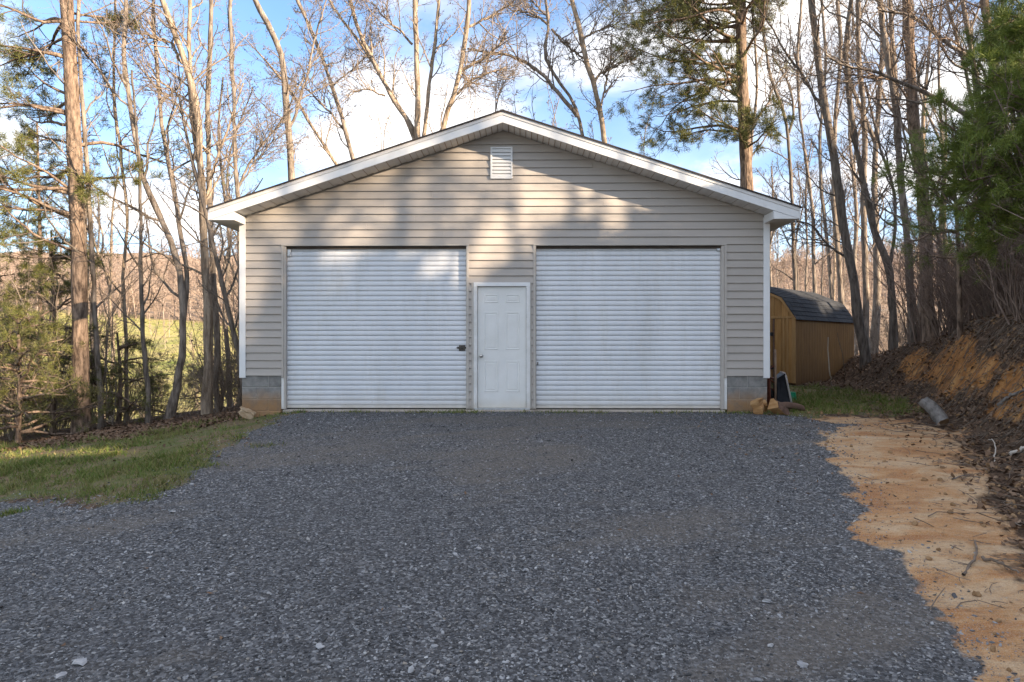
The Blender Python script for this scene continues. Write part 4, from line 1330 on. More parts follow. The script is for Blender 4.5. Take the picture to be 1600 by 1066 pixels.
pine('pine with a thick brown trunk behind the right roof slope, foliage on its left side', [(1170, 430), (1167, 300), (1163, 200), (1159, 100), (1157, 0)], 23, 15, 21.5,
     [(10, 5, 3.4, 180), (38, 5, 3.4, 185), (62, 4, 3.4, 178), (100, 4, 3.2, 180), (128, 3, 3.4, 185), (158, 3, 2.6, 180), (205, 3, 3.0, 184), (235, 3, 2.6, 178), (0, 4, 2.2, 10), (20, 2, 1.6, 0), (-20, 6, 3.4, 190)], 2, tuft=(15, 0.19, 0.014), per=(9, 6), bare_frac=0.12)
bare_tree('slim tree standing against the right flank of the roof-side pine', [([(1168, 330), (1174, 215), (1180, 160), (1181, 90), (1176, 20), (1180, -5)], 9, 4)], 22.5, 'bark_grey', 30, limbs=[([(1176, 195), (1198, 160), (1206, 140), (1230, 110)], 4, 2)], per=(14, 6, 5))
# ---- right-hand woods
bare_tree('slender dark tree forking above the shed roof, left of the others', [([(1243, 470), (1239, 320), (1233, 210), (1224, 165), (1206, 115), (1196, 60)], 11, 4), ([(1233, 208), (1240, 175), (1232, 130), (1205, 85)], 6, 3)], 26, 'bark_dark', 31, per=(18, 7, 5), twig='twig_dark')
bare_tree('thin straight tree behind the ridge of the shed', [([(1275, 470), (1271, 320), (1258, 230), (1248, 120), (1252, 0)], 9, 5)], 29, 'bark_grey', 32, per=(18, 7, 5), twig='twig_dark')
bare_tree('thin pale tree right of the shed roof middle', [([(1300, 480), (1290, 360), (1282, 230), (1290, 100), (1284, 0)], 9, 5)], 31, 'bark_grey', 33, per=(18, 7, 5), twig='twig_dark')
bare_tree('dark leaning tree at the far corner of the shed', [([(1349, 548), (1330, 440), (1314, 340), (1300, 240), (1286, 150), (1273, 60), (1266, -5)], 22, 11)], 18.6, 'bark_dark', 34, twig='twig_dark', per=(17, 7, 6), limbs=[([(1290, 175), (1260, 130), (1215, 60), (1190, 20)], 5, 2), ([(1322, 400), (1290, 380), (1262, 352), (1225, 350)], 4, 2)])
bare_tree('straight pale grey tree behind the dark leaning one by the shed', [([(1353, 548), (1352, 440), (1349, 320), (1352, 210), (1347, 110), (1342, 0)], 15, 8)], 20.5, 'bark_grey', 35, twig='twig_dark', per=(17, 7, 5))
bare_tree('grey trunk with two stems, directly left of the shed-side gap in the woods', [([(1318, 520), (1314, 420), (1306, 330), (1310, 200), (1318, 100), (1312, 0)], 12, 6)], 24, 'bark_grey', 36, twig='twig_dark', per=(17, 7, 5))
bare_tree('crooked tree leaning left on the bank, splitting low', [([(1396, 520), (1390, 430), (1366, 355), (1342, 250), (1328, 160), (1322, 60), (1330, 0)], 17, 7), ([(1390, 420), (1398, 320), (1376, 230), (1352, 130)], 8, 4)], 18.0, 'bark_dark', 37, twig='twig_dark', per=(16, 7, 6))
bare_tree('tall grey tree forked high up, on the bank left of the thick trunk', [([(1425, 505), (1419, 390), (1408, 290), (1401, 190), (1388, 100), (1373, -5)], 18, 10), ([(1402, 190), (1397, 90), (1389, -5)], 10, 8)], 16.8, 'bark_grey', 38, twig='twig_dark', per=(17, 7, 6))
bare_tree('thickest straight trunk of the right-hand woods, rising through the green boughs', [([(1453, 490), (1448, 320), (1438, 210), (1429, 110), (1421, -5)], 27, 19)], 15.8, 'bark_pine', 39, twig='twig_dark', per=(18, 7, 6), limbs=[([(1432, 135), (1395, 120), (1340, 118), (1310, 110)], 4, 2)], tmin=0.45)
bare_tree('slim tree with a long bough arching left across the sky at upper right', [([(1540, 420), (1534, 260), (1528, 185), (1514, 70), (1500, -5)], 13, 8), ([(1528, 200), (1512, 120), (1490, 40), (1478, -5)], 7, 5)], 14.5, 'bark_grey', 40, twig='twig_dark', limbs=[([(1527, 192), (1490, 162), (1440, 135), (1380, 116), (1320, 102), (1290, 85)], 8, 3), ([(1518, 95), (1470, 60), (1420, 25), (1370, 12)], 6, 3)], per=(16, 7, 6))
bare_tree('shaded trunk at the upper right corner behind the pine boughs', [([(1590, 430), (1572, 250), (1556, 120), (1540, -5)], 19, 14)], 13.5, 'bark_pine', 41, twig='twig_dark', per=(16, 7, 6), limbs=[([(1562, 170), (1520, 95), (1480, 60)], 5, 2)])
bare_tree('thin tree leaning left between the bank and the green boughs', [([(1486, 480), (1470, 400), (1455, 330), (1420, 240), (1400, 150)], 8, 4)], 16.0, 'bark_grey', 42, twig='twig_dark', per=(16, 7, 5))
# ---- near white pine on the bank at the right edge
pine('dark green white pine with long drooping boughs at the right edge, on the bank', [(1650, 530), (1645, 350), (1643, 150), (1637, 0)], 32, 24, 9.4,
     [(330, 4, 1.4, 190), (300, 5, 1.8, 175), (262, 6, 1.9, 185), (225, 5, 1.6, 180), (180, 4, 1.1, 175), (130, 4, 0.9, 180), (80, 4, 0.8, 185), (30, 4, 0.8, 180), (-30, 5, 0.9, 180), (290, 3, 1.5, 215), (240, 3, 1.5, 230), (365, 3, 1.2, 200)], 3, needle='needle_dark', tuft=(44, 0.135, 0.0062, 0.62, 'tips'), per=(10, 4), bare_frac=0.22, droop=-0.03)
pine('bushy young pine in the shade beside the thick trunk, above the bank', [(1500, 500), (1497, 380), (1492, 300), (1490, 240)], 8, 3, 12.8,
     [(400, 4, 1.0, None), (360, 5, 1.1, None), (320, 5, 1.1, None), (285, 5, 0.9, None), (255, 4, 0.6, None)], 4, needle='needle_dark', tuft=(9, 0.10, 0.006), per=(6, 4), bare_frac=0.3, extra=0.5)
# ---- left undergrowth: sparse young pines, brush
for i, (px, d, top, lb) in enumerate([(28, 12.9, 470, 'low spreading young pine at the left edge of the lawn'), (82, 14.4, 360, 'taller young pine just left of the big left pine'), (185, 15.2, 520, 'small young pine right of the big left pine'), (-20, 14.5, 250, 'bushy pine cut off by the left edge of the photo'), (60, 19.0, 190, 'loose yellow-green pine behind the left brush'), (345, 19.5, 560, 'little pine low down by the garage corner')]):
    zt = CZ-(top-533)/FPX*d
    gy = 533+(CZ-hpt((px-800)/FPX*d, d))*FPX/d
    ln = 1.5 if d < 16 else 1.2
    n = max(5, int((gy-top)/26))
    wh = [(gy-20-(gy-top-20)*k/n, 4, ln*(1.05-0.75*k/n), None) for k in range(n)]
    pine(lb, [(px, gy), (px+3, (gy+top)/2), (px-2, top)], 8, 3, d, wh, 10+i, tuft=(7, 0.10, 0.008), per=(6, 4), bare_frac=0.35, extra=0.0, name='young_pine')


def brush(label, loc, seed, h=1.6, n=16, spread=0.55, mat='twig', group=None, name='brush', per=(5, 4), thick=0.009):
    r = np.random.default_rng(seed)
    K = 7
    b = np.zeros((n, K, 3))
    for i in range(n):
        a = r.uniform(0, 2*PI); q = r.uniform(0, 0.25)
        p = np.array([q*math.cos(a), q*math.sin(a), -0.08])
        dr = np.array([math.cos(a)*spread*r.uniform(0.2, 1.1), math.sin(a)*spread*r.uniform(0.2, 1.1), 1.0])
        L = h*r.uniform(0.55, 1.15)
        for k in range(K):
            b[i, k] = p
            dr = dr+r.normal(size=3)*0.14; p = p+dr/np.linalg.norm(dr)*L/(K-1)
    R = thick*(np.linspace(1, 0.35, K)[None]*r.uniform(0.5, 1.2, n)[:, None])
    b2, r2 = grow(b, R, per[0], 5, 0.36, 0.7, 0.04, r, tmin=0.2, rmin=0.003, wig=0.18)
    b3, r3 = grow(b2, r2, per[1], 4, 0.45, 0.7, 0.02, r, tmin=0.2, rmin=0.0025, wig=0.18)
    T = empty(name, loc); tag(T, label, 'shrub', group)
    V, F = tubes(b, R, 5)
    link('stems', mesh_arrays('stems', V, F, True), MAT[mat], T)
    V, F = joinVF([tubes(b2, r2, 4), tubes(b3, r3, 3), buds(b3[:, -1], r, 0.03, 0.5)])
    link('twigs', mesh_arrays('twigs', V, F), MAT[mat], T)
    return T


rb = np.random.default_rng(77)
MAT['brush_stem'] = M('brush_stem', (0.16, 0.115, 0.092), (0.30, 0.225, 0.18), 3.0, 0.9, spec=0.15)
lb_ = [brush('leafless brush among the trunks beyond the left lawn', (-12.5, 16.4, hpt(-12.5, 16.4)), 300+i, 1.9, 15, 0.65, 'twig', 'brush beyond the left lawn', per=(6, 5), thick=0.008) for i in range(3)]
lb_[1].location = (-9.8, 16.9, hpt(-9.8, 16.9)); lb_[2].location = (-11, 15.2, hpt(-11, 15.2))
for i in range(24):
    x = rb.uniform(-13.5, -4.9); y = rb.uniform(14.6, 19.0)
    copy_tree(lb_[i % 3], (x, y, hpt(x, y)), rb.uniform(0, 6.28), rb.uniform(0.6, 1.25))
db_ = [brush('leafless brown thicket on the bank right above the orange clay cut', (8.6, 11, hpt(8.6, 11)), 320+i, 2.7, 20, 0.42, 'brush_stem', 'thicket above the orange clay cut', per=(5, 4), thick=0.013) for i in range(3)]
for k, (x, y) in enumerate([(8.6, 10.6), (9.4, 11.4), (10.2, 10.2)]): db_[k].location = (x, y, hpt(x, y))
for i in range(72):
    y = rb.uniform(7.8, 16.5); x = x_toe(y)+1.35+rb.uniform(0.0, 4.0)
    copy_tree(db_[i % 3], (x, y, hpt(x, y)), rb.uniform(0, 6.28), rb.uniform(0.6, 1.15), 'leafless brown thicket on the bank between the trunks and the shed' if y > 13.6 else 'leafless brown thicket on the bank right above the orange clay cut' if y > 10 else 'leafless brown thicket on the bank under the dark pine boughs at the right edge', 'thicket by the shed end of the bank' if y > 13.6 else 'thicket above the orange clay cut' if y > 10 else 'thicket under the pine boughs')
yp = [o for o in COL.objects if o.name.startswith('young_pine') and o.parent is None]
for i, (x, y, s_) in enumerate([(-9.6, 15.6, 0.6), (-11.6, 14.2, 0.55), (-12.6, 15.6, 0.6), (-8.1, 15.4, 0.38)]):
    copy_tree(yp[i % 3], (x, y, hpt(x, y)-0.05), rb.uniform(0, 6.28), s_, 'sparse yellow-green young pine in the brush beyond the left lawn', 'young pines in the left brush')
tb_ = [brush('tall tangled saplings with fine tan twigs beyond the left lawn', (-8, 15, 0), 340+i, 4.6, 7, 0.34, 'twig', 'tall saplings beyond the left lawn', name='sapling_clump', per=(9, 6), thick=0.016) for i in range(3)]
for i in range(15):
    x = rb.uniform(-13, -5.0); y = rb.uniform(14.2, 18.5)
    if x > -6.5 and y < 15: y += 1.5
    if i < 3: tb_[i].location = (x, y, hpt(x, y)-0.05)
    else: copy_tree(tb_[i % 3], (x, y, hpt(x, y)-0.05), rb.uniform(0, 6.28), rb.uniform(0.6, 1.2))
# lean sticks in front of the shed
# ---- more trunks deeper in the woods, copies of four grown trees
def proto_tree(seed, h, w, label, group, bark='bark_grey', twig='twig', lean=0.06, per=(16, 6, 4)):
    d = 26.0
    r = np.random.default_rng(seed)
    s = FPX/d
    x, y = 800, 1200
    pl = [(0, 0)]
    q = 0
    for k in range(6):
        q += r.normal()*lean*h/6; pl.append((q, h*(k+1)/6))
    T = empty('bare_tree', (0, 0, 0)); tag(T, label, 'tree', group)
    K = 22
    P0 = resample([Vector((a, 0.3*a*r.normal(), b)) for a, b in pl], K)[None]
    fork = resample([Vector(P0[0, 12]), Vector(P0[0, 12])+Vector((r.normal()*0.8, r.normal()*0.6, h*0.22)), Vector(P0[0, 12])+Vector((r.normal()*1.3, r.normal(), h*0.42))], K)[None]
    Pm = np.concatenate([P0, fork]); R = np.concatenate([np.linspace(w/2, w*0.16, K)[None]*(1+0.3*np.exp(-np.arange(K)/1.5))[None], np.linspace(w*0.26, w*0.1, K)[None]])
    b1, r1 = grow(Pm, R, per[0], 8, 0.2, 0.8, 0.1, r, tmin=0.28, absl=(1.0, 3.0), rmin=0.008, wig=0.16)
    b2, r2 = grow(b1, r1, per[1], 6, 0.42, 0.85, 0.06, r, tmin=0.15, rmin=0.0075, wig=0.2)
    b3, r3 = grow(b2, r2, per[2], 4, 0.5, 0.75, 0.05, r, tmin=0.15, rmin=0.0065, wig=0.2)
    V, F = joinVF([tubes(Pm, R, 8), tubes(b1, r1, 5)])
    link('trunk', mesh_arrays('trunk', V, F, True), MAT[bark], T)
    V, F = joinVF([tubes(b2, r2, 4), tubes(b3, r3, 3), buds(b3[:, -1], r, 0.045, 0.5)])
    link('crown', mesh_arrays('crown', V, F), MAT[twig], T)
    return T


LG = 'bare trees deeper in the woods'
pr = [proto_tree(60+i, [14, 16, 12.5, 15][i], [0.30, 0.24, 0.18, 0.26][i], 'slim bare tree deeper in the woods beyond the shed and bank', LG, ['bark_grey', 'bark_dark', 'bark_grey', 'bark_tan'][i], 'twig_dark') for i in range(4)]
spots = []
tries = 0
while len(spots) < 28 and tries < 4000:
    tries += 1
    d = rb.uniform(24, 60); px = rb.uniform(1190, 1650)
    x = (px-800)/FPX*d
    if d < 27 and px < 1345: continue
    if any((x-a)**2+(d-b)**2 < 4.0 for a, b in spots): continue
    spots.append((x, d))
for i, (x, y) in enumerate(spots):
    if i < 4:
        pr[i].location = (x, y, hpt(x, y)-0.1); pr[i].rotation_euler.z = rb.uniform(0, 6.28)
    else:
        sh_ = 800+x*FPX/y < 1345
        copy_tree(pr[i % 4], (x, y, hpt(x, y)-0.1), rb.uniform(0, 6.28), rb.uniform(0.65, 1.15), 'slim far bare tree seen above the shed roof' if sh_ else None, 'far bare trees seen above the shed roof' if sh_ else None)
k = 0; tries = 0; sp2 = []
while k < 12 and tries < 2000:
    tries += 1
    d = rb.uniform(19, 42); px = rb.uniform(-60, 420)
    x = (px-800)/FPX*d
    if any((x-a)**2+(d-b)**2 < 3.0 for a, b in sp2): continue
    sp2.append((x, d)); k += 1
    copy_tree(pr[k % 4], (x, d, hpt(x, d)-0.1), rb.uniform(0, 6.28), rb.uniform(0.5, 0.95), 'slim bare tree on the slope beyond the left tree line', 'bare trees on the slope at left')
for i in range(26):
    y = rb.uniform(20, 52); px = rb.uniform(-30, 390); x = (px-800)/FPX*y
    copy_tree(lb_[i % 3], (x, y, hpt(x, y)-0.05), rb.uniform(0, 6.28), rb.uniform(0.9, 1.7), 'tan leafless shrub on the field slope beyond the left trees', 'shrubs on the field slope')
# understory on the sunlit ground behind the shed
for i in range(22):
    y = rb.uniform(20, 40); px = rb.uniform(1230, 1480); x = (px-800)/FPX*y
    if y < 24.5 and px < 1350: continue
    copy_tree(lb_[i % 3], (x, y, hpt(x, y)), rb.uniform(0, 6.28), rb.uniform(0.8, 1.4), 'leafless undergrowth on the ground beyond the shed', 'undergrowth beyond the shed')
# ---- the wooded hillside across the valley and behind: one far wood
def far_wood():
    src = bpy.data.collections.new('far_wood_source')
    r = np.random.default_rng(5)
    for i in range(4):
        h = 11+2*i
        P0 = resample([Vector((0, 0, -0.5)), Vector((r.normal()*.3, r.normal()*.3, h*0.5)), Vector((r.normal()*.6, r.normal()*.6, h))], 8)[None]
        R = np.linspace(0.20, 0.05, 8)[None]
        b1, r1 = grow(P0, R, 26, 5, 0.2, 0.8, 0.12, r, tmin=0.25, absl=(1.8, 4.6), rmin=0.05, wig=0.15)
        b2, r2 = grow(b1, r1, 7, 4, 0.5, 0.8, 0.05, r, tmin=0.15, rmin=0.04, wig=0.2)
        V, F = joinVF([tubes(P0, R, 5), tubes(b1, r1, 3), tubes(b2, r2, 3), buds(b2[:, -1], r, 0.30, 0.9)])
        o = bpy.data.objects.new('far_tree', mesh_arrays('far_tree', V, F))
        o.data.materials.append(MAT['twig_far'])
        src.objects.link(o)
    pts = []
    n = 0
    while n < 1500:
        d = 165+r.uniform()**1.3*260
        px = r.uniform(-120, 1720)
        if 470 < px < 1160 and r.uniform() < 0.9: continue
        pts.append(((px-800)/FPX*d, d)); n += 1
    # nearer brow on the right
    for _ in range(130):
        d = r.uniform(85, 165); px = r.uniform(1200, 1720); pts.append(((px-800)/FPX*d, d))
    n_tree = len(pts)
    for _ in range(170):
        d = 42+120*r.uniform()**1.4; px = r.uniform(-140, 460); pts.append(((px-800)/FPX*d, d))
    pts = np.array(pts)
    z = H(pts[:, 0], pts[:, 1])
    V = np.column_stack([pts, z])
    n = len(V)
    rot = np.column_stack([r.normal(size=n)*0.05, r.normal(size=n)*0.05, r.uniform(0, 6.28, n)])
    sc = r.uniform(0.45, 0.95, n)*np.where(pts[:, 1] < 165, 0.55, 1)
    sc[n_tree:] *= r.uniform(0.25, 0.75, n-n_tree)
    o = scatter('far_wood', V, rot, sc, r.integers(0, 4, n), src)
    o['kind'] = 'stuff'; o['label'] = 'bare woods covering the far hillside'


def scatter(name, V, rot, sc, idx, coll, parent=None):
    me = bpy.data.meshes.new(name)
    me.vertices.add(len(V)); me.vertices.foreach_set('co', np.ascontiguousarray(V, dtype=np.float32).ravel())
    a = me.attributes.new('rot', 'FLOAT_VECTOR', 'POINT'); a.data.foreach_set('vector', np.ascontiguousarray(rot, dtype=np.float32).ravel())
    sc = np.asarray(sc, dtype=np.float32)
    if sc.ndim == 1: sc = np.repeat(sc[:, None], 3, 1)
    a = me.attributes.new('scl', 'FLOAT_VECTOR', 'POINT'); a.data.foreach_set('vector', np.ascontiguousarray(sc).ravel())
    a = me.attributes.new('pick', 'INT', 'POINT'); a.data.foreach_set('value', np.ascontiguousarray(idx, dtype=np.int32))
    o = link(name, me)
    g = bpy.data.node_groups.new(name+'_nodes', 'GeometryNodeTree')
    g.interface.new_socket('Geometry', in_out='INPUT', socket_type='NodeSocketGeometry')
    g.interface.new_socket('Geometry', in_out='OUTPUT', socket_type='NodeSocketGeometry')
    N = g.nodes.new; L = g.links.new
    gi = N('NodeGroupInput'); go = N('NodeGroupOutput')
    ci = N('GeometryNodeCollectionInfo'); ci.inputs['Collection'].default_value = coll; ci.inputs['Separate Children'].default_value = True; ci.inputs['Reset Children'].default_value = True
    ip = N('GeometryNodeInstanceOnPoints'); ip.inputs['Pick Instance'].default_value = True
    def at(n, t):
        x = N('GeometryNodeInputNamedAttribute'); x.data_type = t; x.inputs['Name'].default_value = n
        return x.outputs['Attribute']
    er = N('FunctionNodeEulerToRotation')
    L(at('rot', 'FLOAT_VECTOR'), er.inputs[0])
    L(gi.outputs[0], ip.inputs['Points']); L(ci.outputs[0], ip.inputs['Instance'])
    L(at('pick', 'INT'), ip.inputs['Instance Index']); L(er.outputs[0], ip.inputs['Rotation']); L(at('scl', 'FLOAT_VECTOR'), ip.inputs['Scale'])
    L(ip.outputs[0], go.inputs[0])
    md = o.modifiers.new('scatter', 'NODES'); md.node_group = g
    return o


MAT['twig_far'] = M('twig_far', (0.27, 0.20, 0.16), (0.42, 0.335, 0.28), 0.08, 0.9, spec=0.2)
far_wood()
# ---- evergreens and bare trees on the hill above the bank (they shade the yard)
EG = 'evergreens on the hill above the bank'
DS = np.array([SUN_DIR.x, SUN_DIR.y]); DS /= np.linalg.norm(DS)
DP = np.array([-DS[1], DS[0]])
TANS = SUN_DIR.z/math.hypot(SUN_DIR.x, SUN_DIR.y)
first = None
for row, (D, du) in enumerate(((29.0, 1.1), (31.5, 1.2), (34.0, 1.2), (37.0, 1.5))):
    u = -13.0+0.45*row
    while u < 11:
        zt = np.interp(u, [-13, -5, -3, -2.2, -1.6, -0.9, -0.2, 0.4, 1.6, 2.6, 4.5, 11], [1.5, 1.7, 3.0, 3.35, 3.6, 3.2, 3.1, 2.8, 2.75, 3.0, 4.5, 6.0])+rb.normal()*0.25
        q = np.array([0, 11.3])+DS*(D+rb.normal()*0.5)+DP*(u+rb.normal()*0.15)
        x, y = float(q[0]), float(q[1])
        g = hpt(x, y)
        top = zt+TANS*D
        s_ = max(0.26, (top-g)/11.6)
        if first is None:
            first = pine('evergreen on the hill above the right bank', [(x, y, 0), (x+0.1, y, g+5.5), (x, y+0.1, g+11)], 0.34, 0.08, 20, [(g+0.8+k*0.75, 6, 3.0*(1.08-0.08*k), None) for k in range(14)], 50, needle='needle_dark', tuft=(11, 0.34, 0.07), per=(7, 4), bare_frac=0.15, extra=0.3, group=EG, loc=1)
            first.scale = (s_,)*3
        else:
            copy_tree(first, (x, y, g-0.1), rb.uniform(0, 6.28), s_)
        u += du
for i in range(26):
    q = np.array([0, 11.3])+DS*rb.uniform(15, 27)+DP*rb.uniform(-3.5, 4.5)
    copy_tree(pr[i % 4], (float(q[0]), float(q[1]), hpt(*q)-0.1), rb.uniform(0, 6.28), rb.uniform(0.42, 0.62), 'slim bare tree on the hill above the right bank', 'bare trees on the hill above the bank')
# ------------------------------------------------------------------ loose stone, grass and leaves on the ground
def scatter_gravel():
    src = bpy.data.collections.new('gravel_source')
    r = np.random.default_rng(21)
    for i in range(7):
        bm = bmesh.new()
        bmesh.ops.create_icosphere(bm, subdivisions=1, radius=0.5)
        for v in bm.verts:
            v.co *= 0.72+0.5*r.uniform()
            v.co.x *= 1.15; v.co.y *= 0.85; v.co.z *= 0.55
        me = bpy.data.meshes.new('gravel_chip'); bm.to_mesh(me); bm.free()
        me.materials.append(MAT['gravel_stone'])
        src.objects.link(bpy.data.objects.new('gravel_chip', me))
    pts, size = [], []
    for (y0, y1, dens, s0, s1, cut) in ((2.7, 4.6, 2300, 0.007, 0.024, 0.0), (4.6, 7.0, 1150, 0.009, 0.027, 0.0), (7.0, 9.3, 620, 0.012, 0.030, 0.0), (9.3, 11.5, 400, 0.014, 0.032, 0.0), (2.7, 11.4, 12, 0.026, 0.046, 0.0)):
        ax0, ax1 = -0.79*y1-0.3, 0.79*y1+0.3
        n = int((ax1-ax0)*(y1-y0)*dens)
        x = r.uniform(ax0, ax1, n); y = r.uniform(y0, y1, n)
        g, lw, cl, cb = zones(x, y)
        # compacted and loose areas; the right margin is thrown up loose
        loose = 0.55+0.75*fbm(x*0.8+3, y*1.3, 0.9, 4)+0.25*sstep((x-0.5)/3)
        p = np.clip(loose, 0.12, 1)*(1-0.80*dust_at(x, y)**0.8)*np.where(g > 0, 1.0, np.clip(1+g/1.0, 0, 1)**5*0.75)
        k = (r.uniform(size=n) < p)
        x, y, lo = x[k], y[k], loose[k]
        s = s0+(s1-s0)*r.uniform(size=len(x))**2.4
        # fines keep lying in the dusty tracks, and a lighter spill reaches out past the edge
        if s1 < 0.035:
            m = int(n*0.75)
            x2 = r.uniform(ax0, ax1, m); y2 = r.uniform(y0, y1, m)
            g2 = zones(x2, y2)[0]
            k2 = r.uniform(size=m) < np.where(g2 > 0, 0.30+0.70*dust_at(x2, y2), 0.75*np.clip(1+g2/1.3, 0, 1)**4.5)
            x = np.concatenate([x, x2[k2]]); y = np.concatenate([y, y2[k2]])
            s = np.concatenate([s, s0*r.uniform(0.55, 1.25, k2.sum())])
        pts.append(np.stack([x, y], 1)); size.append(s)
    p = np.concatenate(pts); s = np.concatenate(size)
    n = len(p)
    z = H(p[:, 0], p[:, 1])+s*0.10
    rot = np.column_stack([r.normal(size=n)*0.35, r.normal(size=n)*0.35, r.uniform(0, 6.28, n)])
    sc = np.column_stack([s*r.uniform(0.9, 1.5, n), s*r.uniform(0.8, 1.1, n), s*r.uniform(0.6, 1.1, n)])
    o = scatter('gravel', np.column_stack([p, z]), rot, sc, r.integers(0, 7, n), src)
    o['kind'] = 'stuff'; o['label'] = 'loose blue-grey crushed stone on the driveway'
    return n


scatter_gravel()


def scatter_grass():
    r = np.random.default_rng(31)
    xs, ys, hs = [], [], []
    def patch(x0, x1, y0, y1, dens, which, h0, h1):
        n = int((x1-x0)*(y1-y0)*dens)
        x = r.uniform(x0, x1, n); y = r.uniform(y0, y1, n)
        k = np.abs(x) < 0.80*y+0.5
        x, y = x[k], y[k]
        g, lw, cl, cb = zones(x, y)
        q = fbm(x, y, 0.9, 4)*0.9+0.35*fbm(x, y, 4.0, 2)
        p = np.clip(0.55+1.8*q, 0.06, 1)*np.clip((lw+0.10)/0.2, 0, 1)*np.clip(1-(g+0.02)/0.10, 0, 1)
        k = r.uniform(size=len(x)) < p
        xs.append(x[k]); ys.append(y[k]); cl2 = np.clip(fbm(x[k], y[k], 5.5, 2)*2.2, -0.4, 1.3); hs.append((h0+(h1-h0)*r.uniform(size=k.sum())**1.6)*(0.75+0.6*np.clip(q[k]+.3, 0, 1))*(1+0.8*cl2))
    patch(-12.5, -3.0, 6.0, 9.0, 2600, 0, 0.025, 0.075)
    patch(-14, -3.2, 9.0, 12.5, 1700, 0, 0.03, 0.08)
    patch(-14, -4.4, 12.5, 16.5, 600, 0, 0.03, 0.09)
    patch(3.6, 8.8, 10.8, 18.5, 1100, 1, 0.03, 0.09)
    # sprigs along the slab edge and on the gravel
    n = 900
    x = np.clip(np.concatenate([r.normal(c, 0.25, n//9) for c in (-3.6, -2.6, -1.6, -1.0, -0.75, 0.6, 1.3, 2.6, 3.6)]), -4, 4.1)
    xs.append(x); ys.append(GY-0.10-0.0122*(x-GX)-np.abs(r.normal(size=len(x)))*0.10); hs.append(0.02+0.06*r.uniform(size=len(x)))
    for (cx, cy, m) in ((-4.55, 6.15, 260), (-3.3, 7.4, 120), (-3.05, 8.4, 90)):
        xs.append(r.normal(cx, 0.10, m)); ys.append(r.normal(cy, 0.06, m)); hs.append(0.02+0.04*r.uniform(size=m))
    x = np.concatenate(xs); y = np.concatenate(ys); h = np.concatenate(hs)
    z = H(x, y)-0.004
    n = len(x)
    a = r.uniform(0, 2*PI, n); w = 0.0035+0.004*r.uniform(size=n)
    w = w*np.clip(y/8, 0.8, 1.7)
    lean = r.normal(size=(n, 2))*0.55*h[:, None]
    bx, by = np.cos(a)*w, np.sin(a)*w
    V = np.empty((n, 3, 3))
    V[:, 0] = np.stack([x-bx, y-by, z], 1); V[:, 1] = np.stack([x+bx, y+by, z], 1)
    V[:, 2] = np.stack([x+lean[:, 0], y+lean[:, 1], z+h], 1)
    o = link('grass', mesh_arrays('grass', V.reshape(-1, 3), np.arange(3*n).reshape(n, 3)), MAT['grass'])
    o['kind'] = 'stuff'; o['label'] = 'patchy short grass on the lawn and by the shed'


scatter_grass()


def leaf_mesh(name, x, y, s, r, tilt, label, mat='leaf', lift=0.012):
    n = len(x)
    z = H(x, y)+lift*r.uniform(0.2, 1.6, n)
    a = r.uniform(0, 2*PI, n)
    t = np.stack([np.cos(a), np.sin(a), r.normal(size=n)*tilt], 1)
    b = np.stack([-np.sin(a), np.cos(a), r.normal(size=n)*tilt], 1)
    c = np.stack([x, y, z], 1)
    up = np.zeros((n, 3)); up[:, 2] = s*0.22*r.normal(size=n)
    s = s[:, None]
    V = np.stack([c-t*s*0.5, c+b*s*0.33+up, c+t*s*0.5, c-b*s*0.33+up*0.7, ], 1)
    F = np.arange(4*n).reshape(n, 4)
    T1 = F[:, [0, 1, 2]]; T2 = F[:, [0, 2, 3]]
    o = link(name, mesh_arrays(name, V.reshape(-1, 3), np.concatenate([T1, T2])), MAT[mat])
    o['kind'] = 'stuff'; o['label'] = label
    return o


def scatter_leaves():
    r = np.random.default_rng(41)
    X, Y, S = [], [], []
    # right bank and wood floor
    n = 42000
    y = r.uniform(3.0, 22, n); x = x_toe(y)-0.9+r.uniform(0, 1, n)**1.3*6.0
    k = np.abs(x) < 0.8*y+0.3; x, y = x[k], y[k]
    g, lw, cl, cb = zones(x, y)
    q = 0.55+0.9*fbm(x, y, 1.6, 3)
    p = np.clip(q, 0.1, 1)*np.where(cl > 0, 0.10, 1)*np.where(cb > 0.1, 0.16, 1)*np.where(lw > 0, 0.2, 1)*np.where(g > 0, 0, 1)
    k = r.uniform(size=len(x)) < p
    X.append(x[k]); Y.append(y[k]); S.append(r.uniform(0.035, 0.085, k.sum()))
    leaf_mesh('fallen_leaves', np.concatenate(X), np.concatenate(Y), np.concatenate(S), r, 0.45, 'dark fallen leaves over the right bank', lift=0.03)
    X, Y, S = [], [], []
    # band of leaves where the left lawn meets the trees
    edge = gpoly([(0, 700), (60, 697), (120, 690), (180, 684), (240, 678), (300, 668), (350, 657), (378, 646)])
    n = 5500
    t = r.uniform(0, len(edge)-1.001, n); i = t.astype(int); f = t-i
    x = edge[i, 0]*(1-f)+edge[i+1, 0]*f+r.normal(size=n)*0.25; y = edge[i, 1]*(1-f)+edge[i+1, 1]*f+np.abs(r.normal(size=n))*1.3-0.35
    X.append(x); Y.append(y); S.append(r.uniform(0.04, 0.10, n))
    # a few blown on to lawn, verge, gravel and clay
    for (x0, x1, y0, y1, m) in ((-11, -3.3, 6.3, 13, 2600), (4.4, 8, 11.3, 17, 260), (-4, 3, 3, 11, 50), (2.6, 6.8, 3.2, 11, 900)):
        x = r.uniform(x0, x1, m); y = r.uniform(y0, y1, m); k = np.abs(x) < .8*y+.3
        X.append(x[k]); Y.append(y[k]); S.append(0.012+0.042*r.uniform(size=k.sum())**1.6)
    leaf_mesh('dry_leaves', np.concatenate(X), np.concatenate(Y), np.concatenate(S), r, 0.35, 'dry leaves along the edge of the left lawn', lift=0.015)


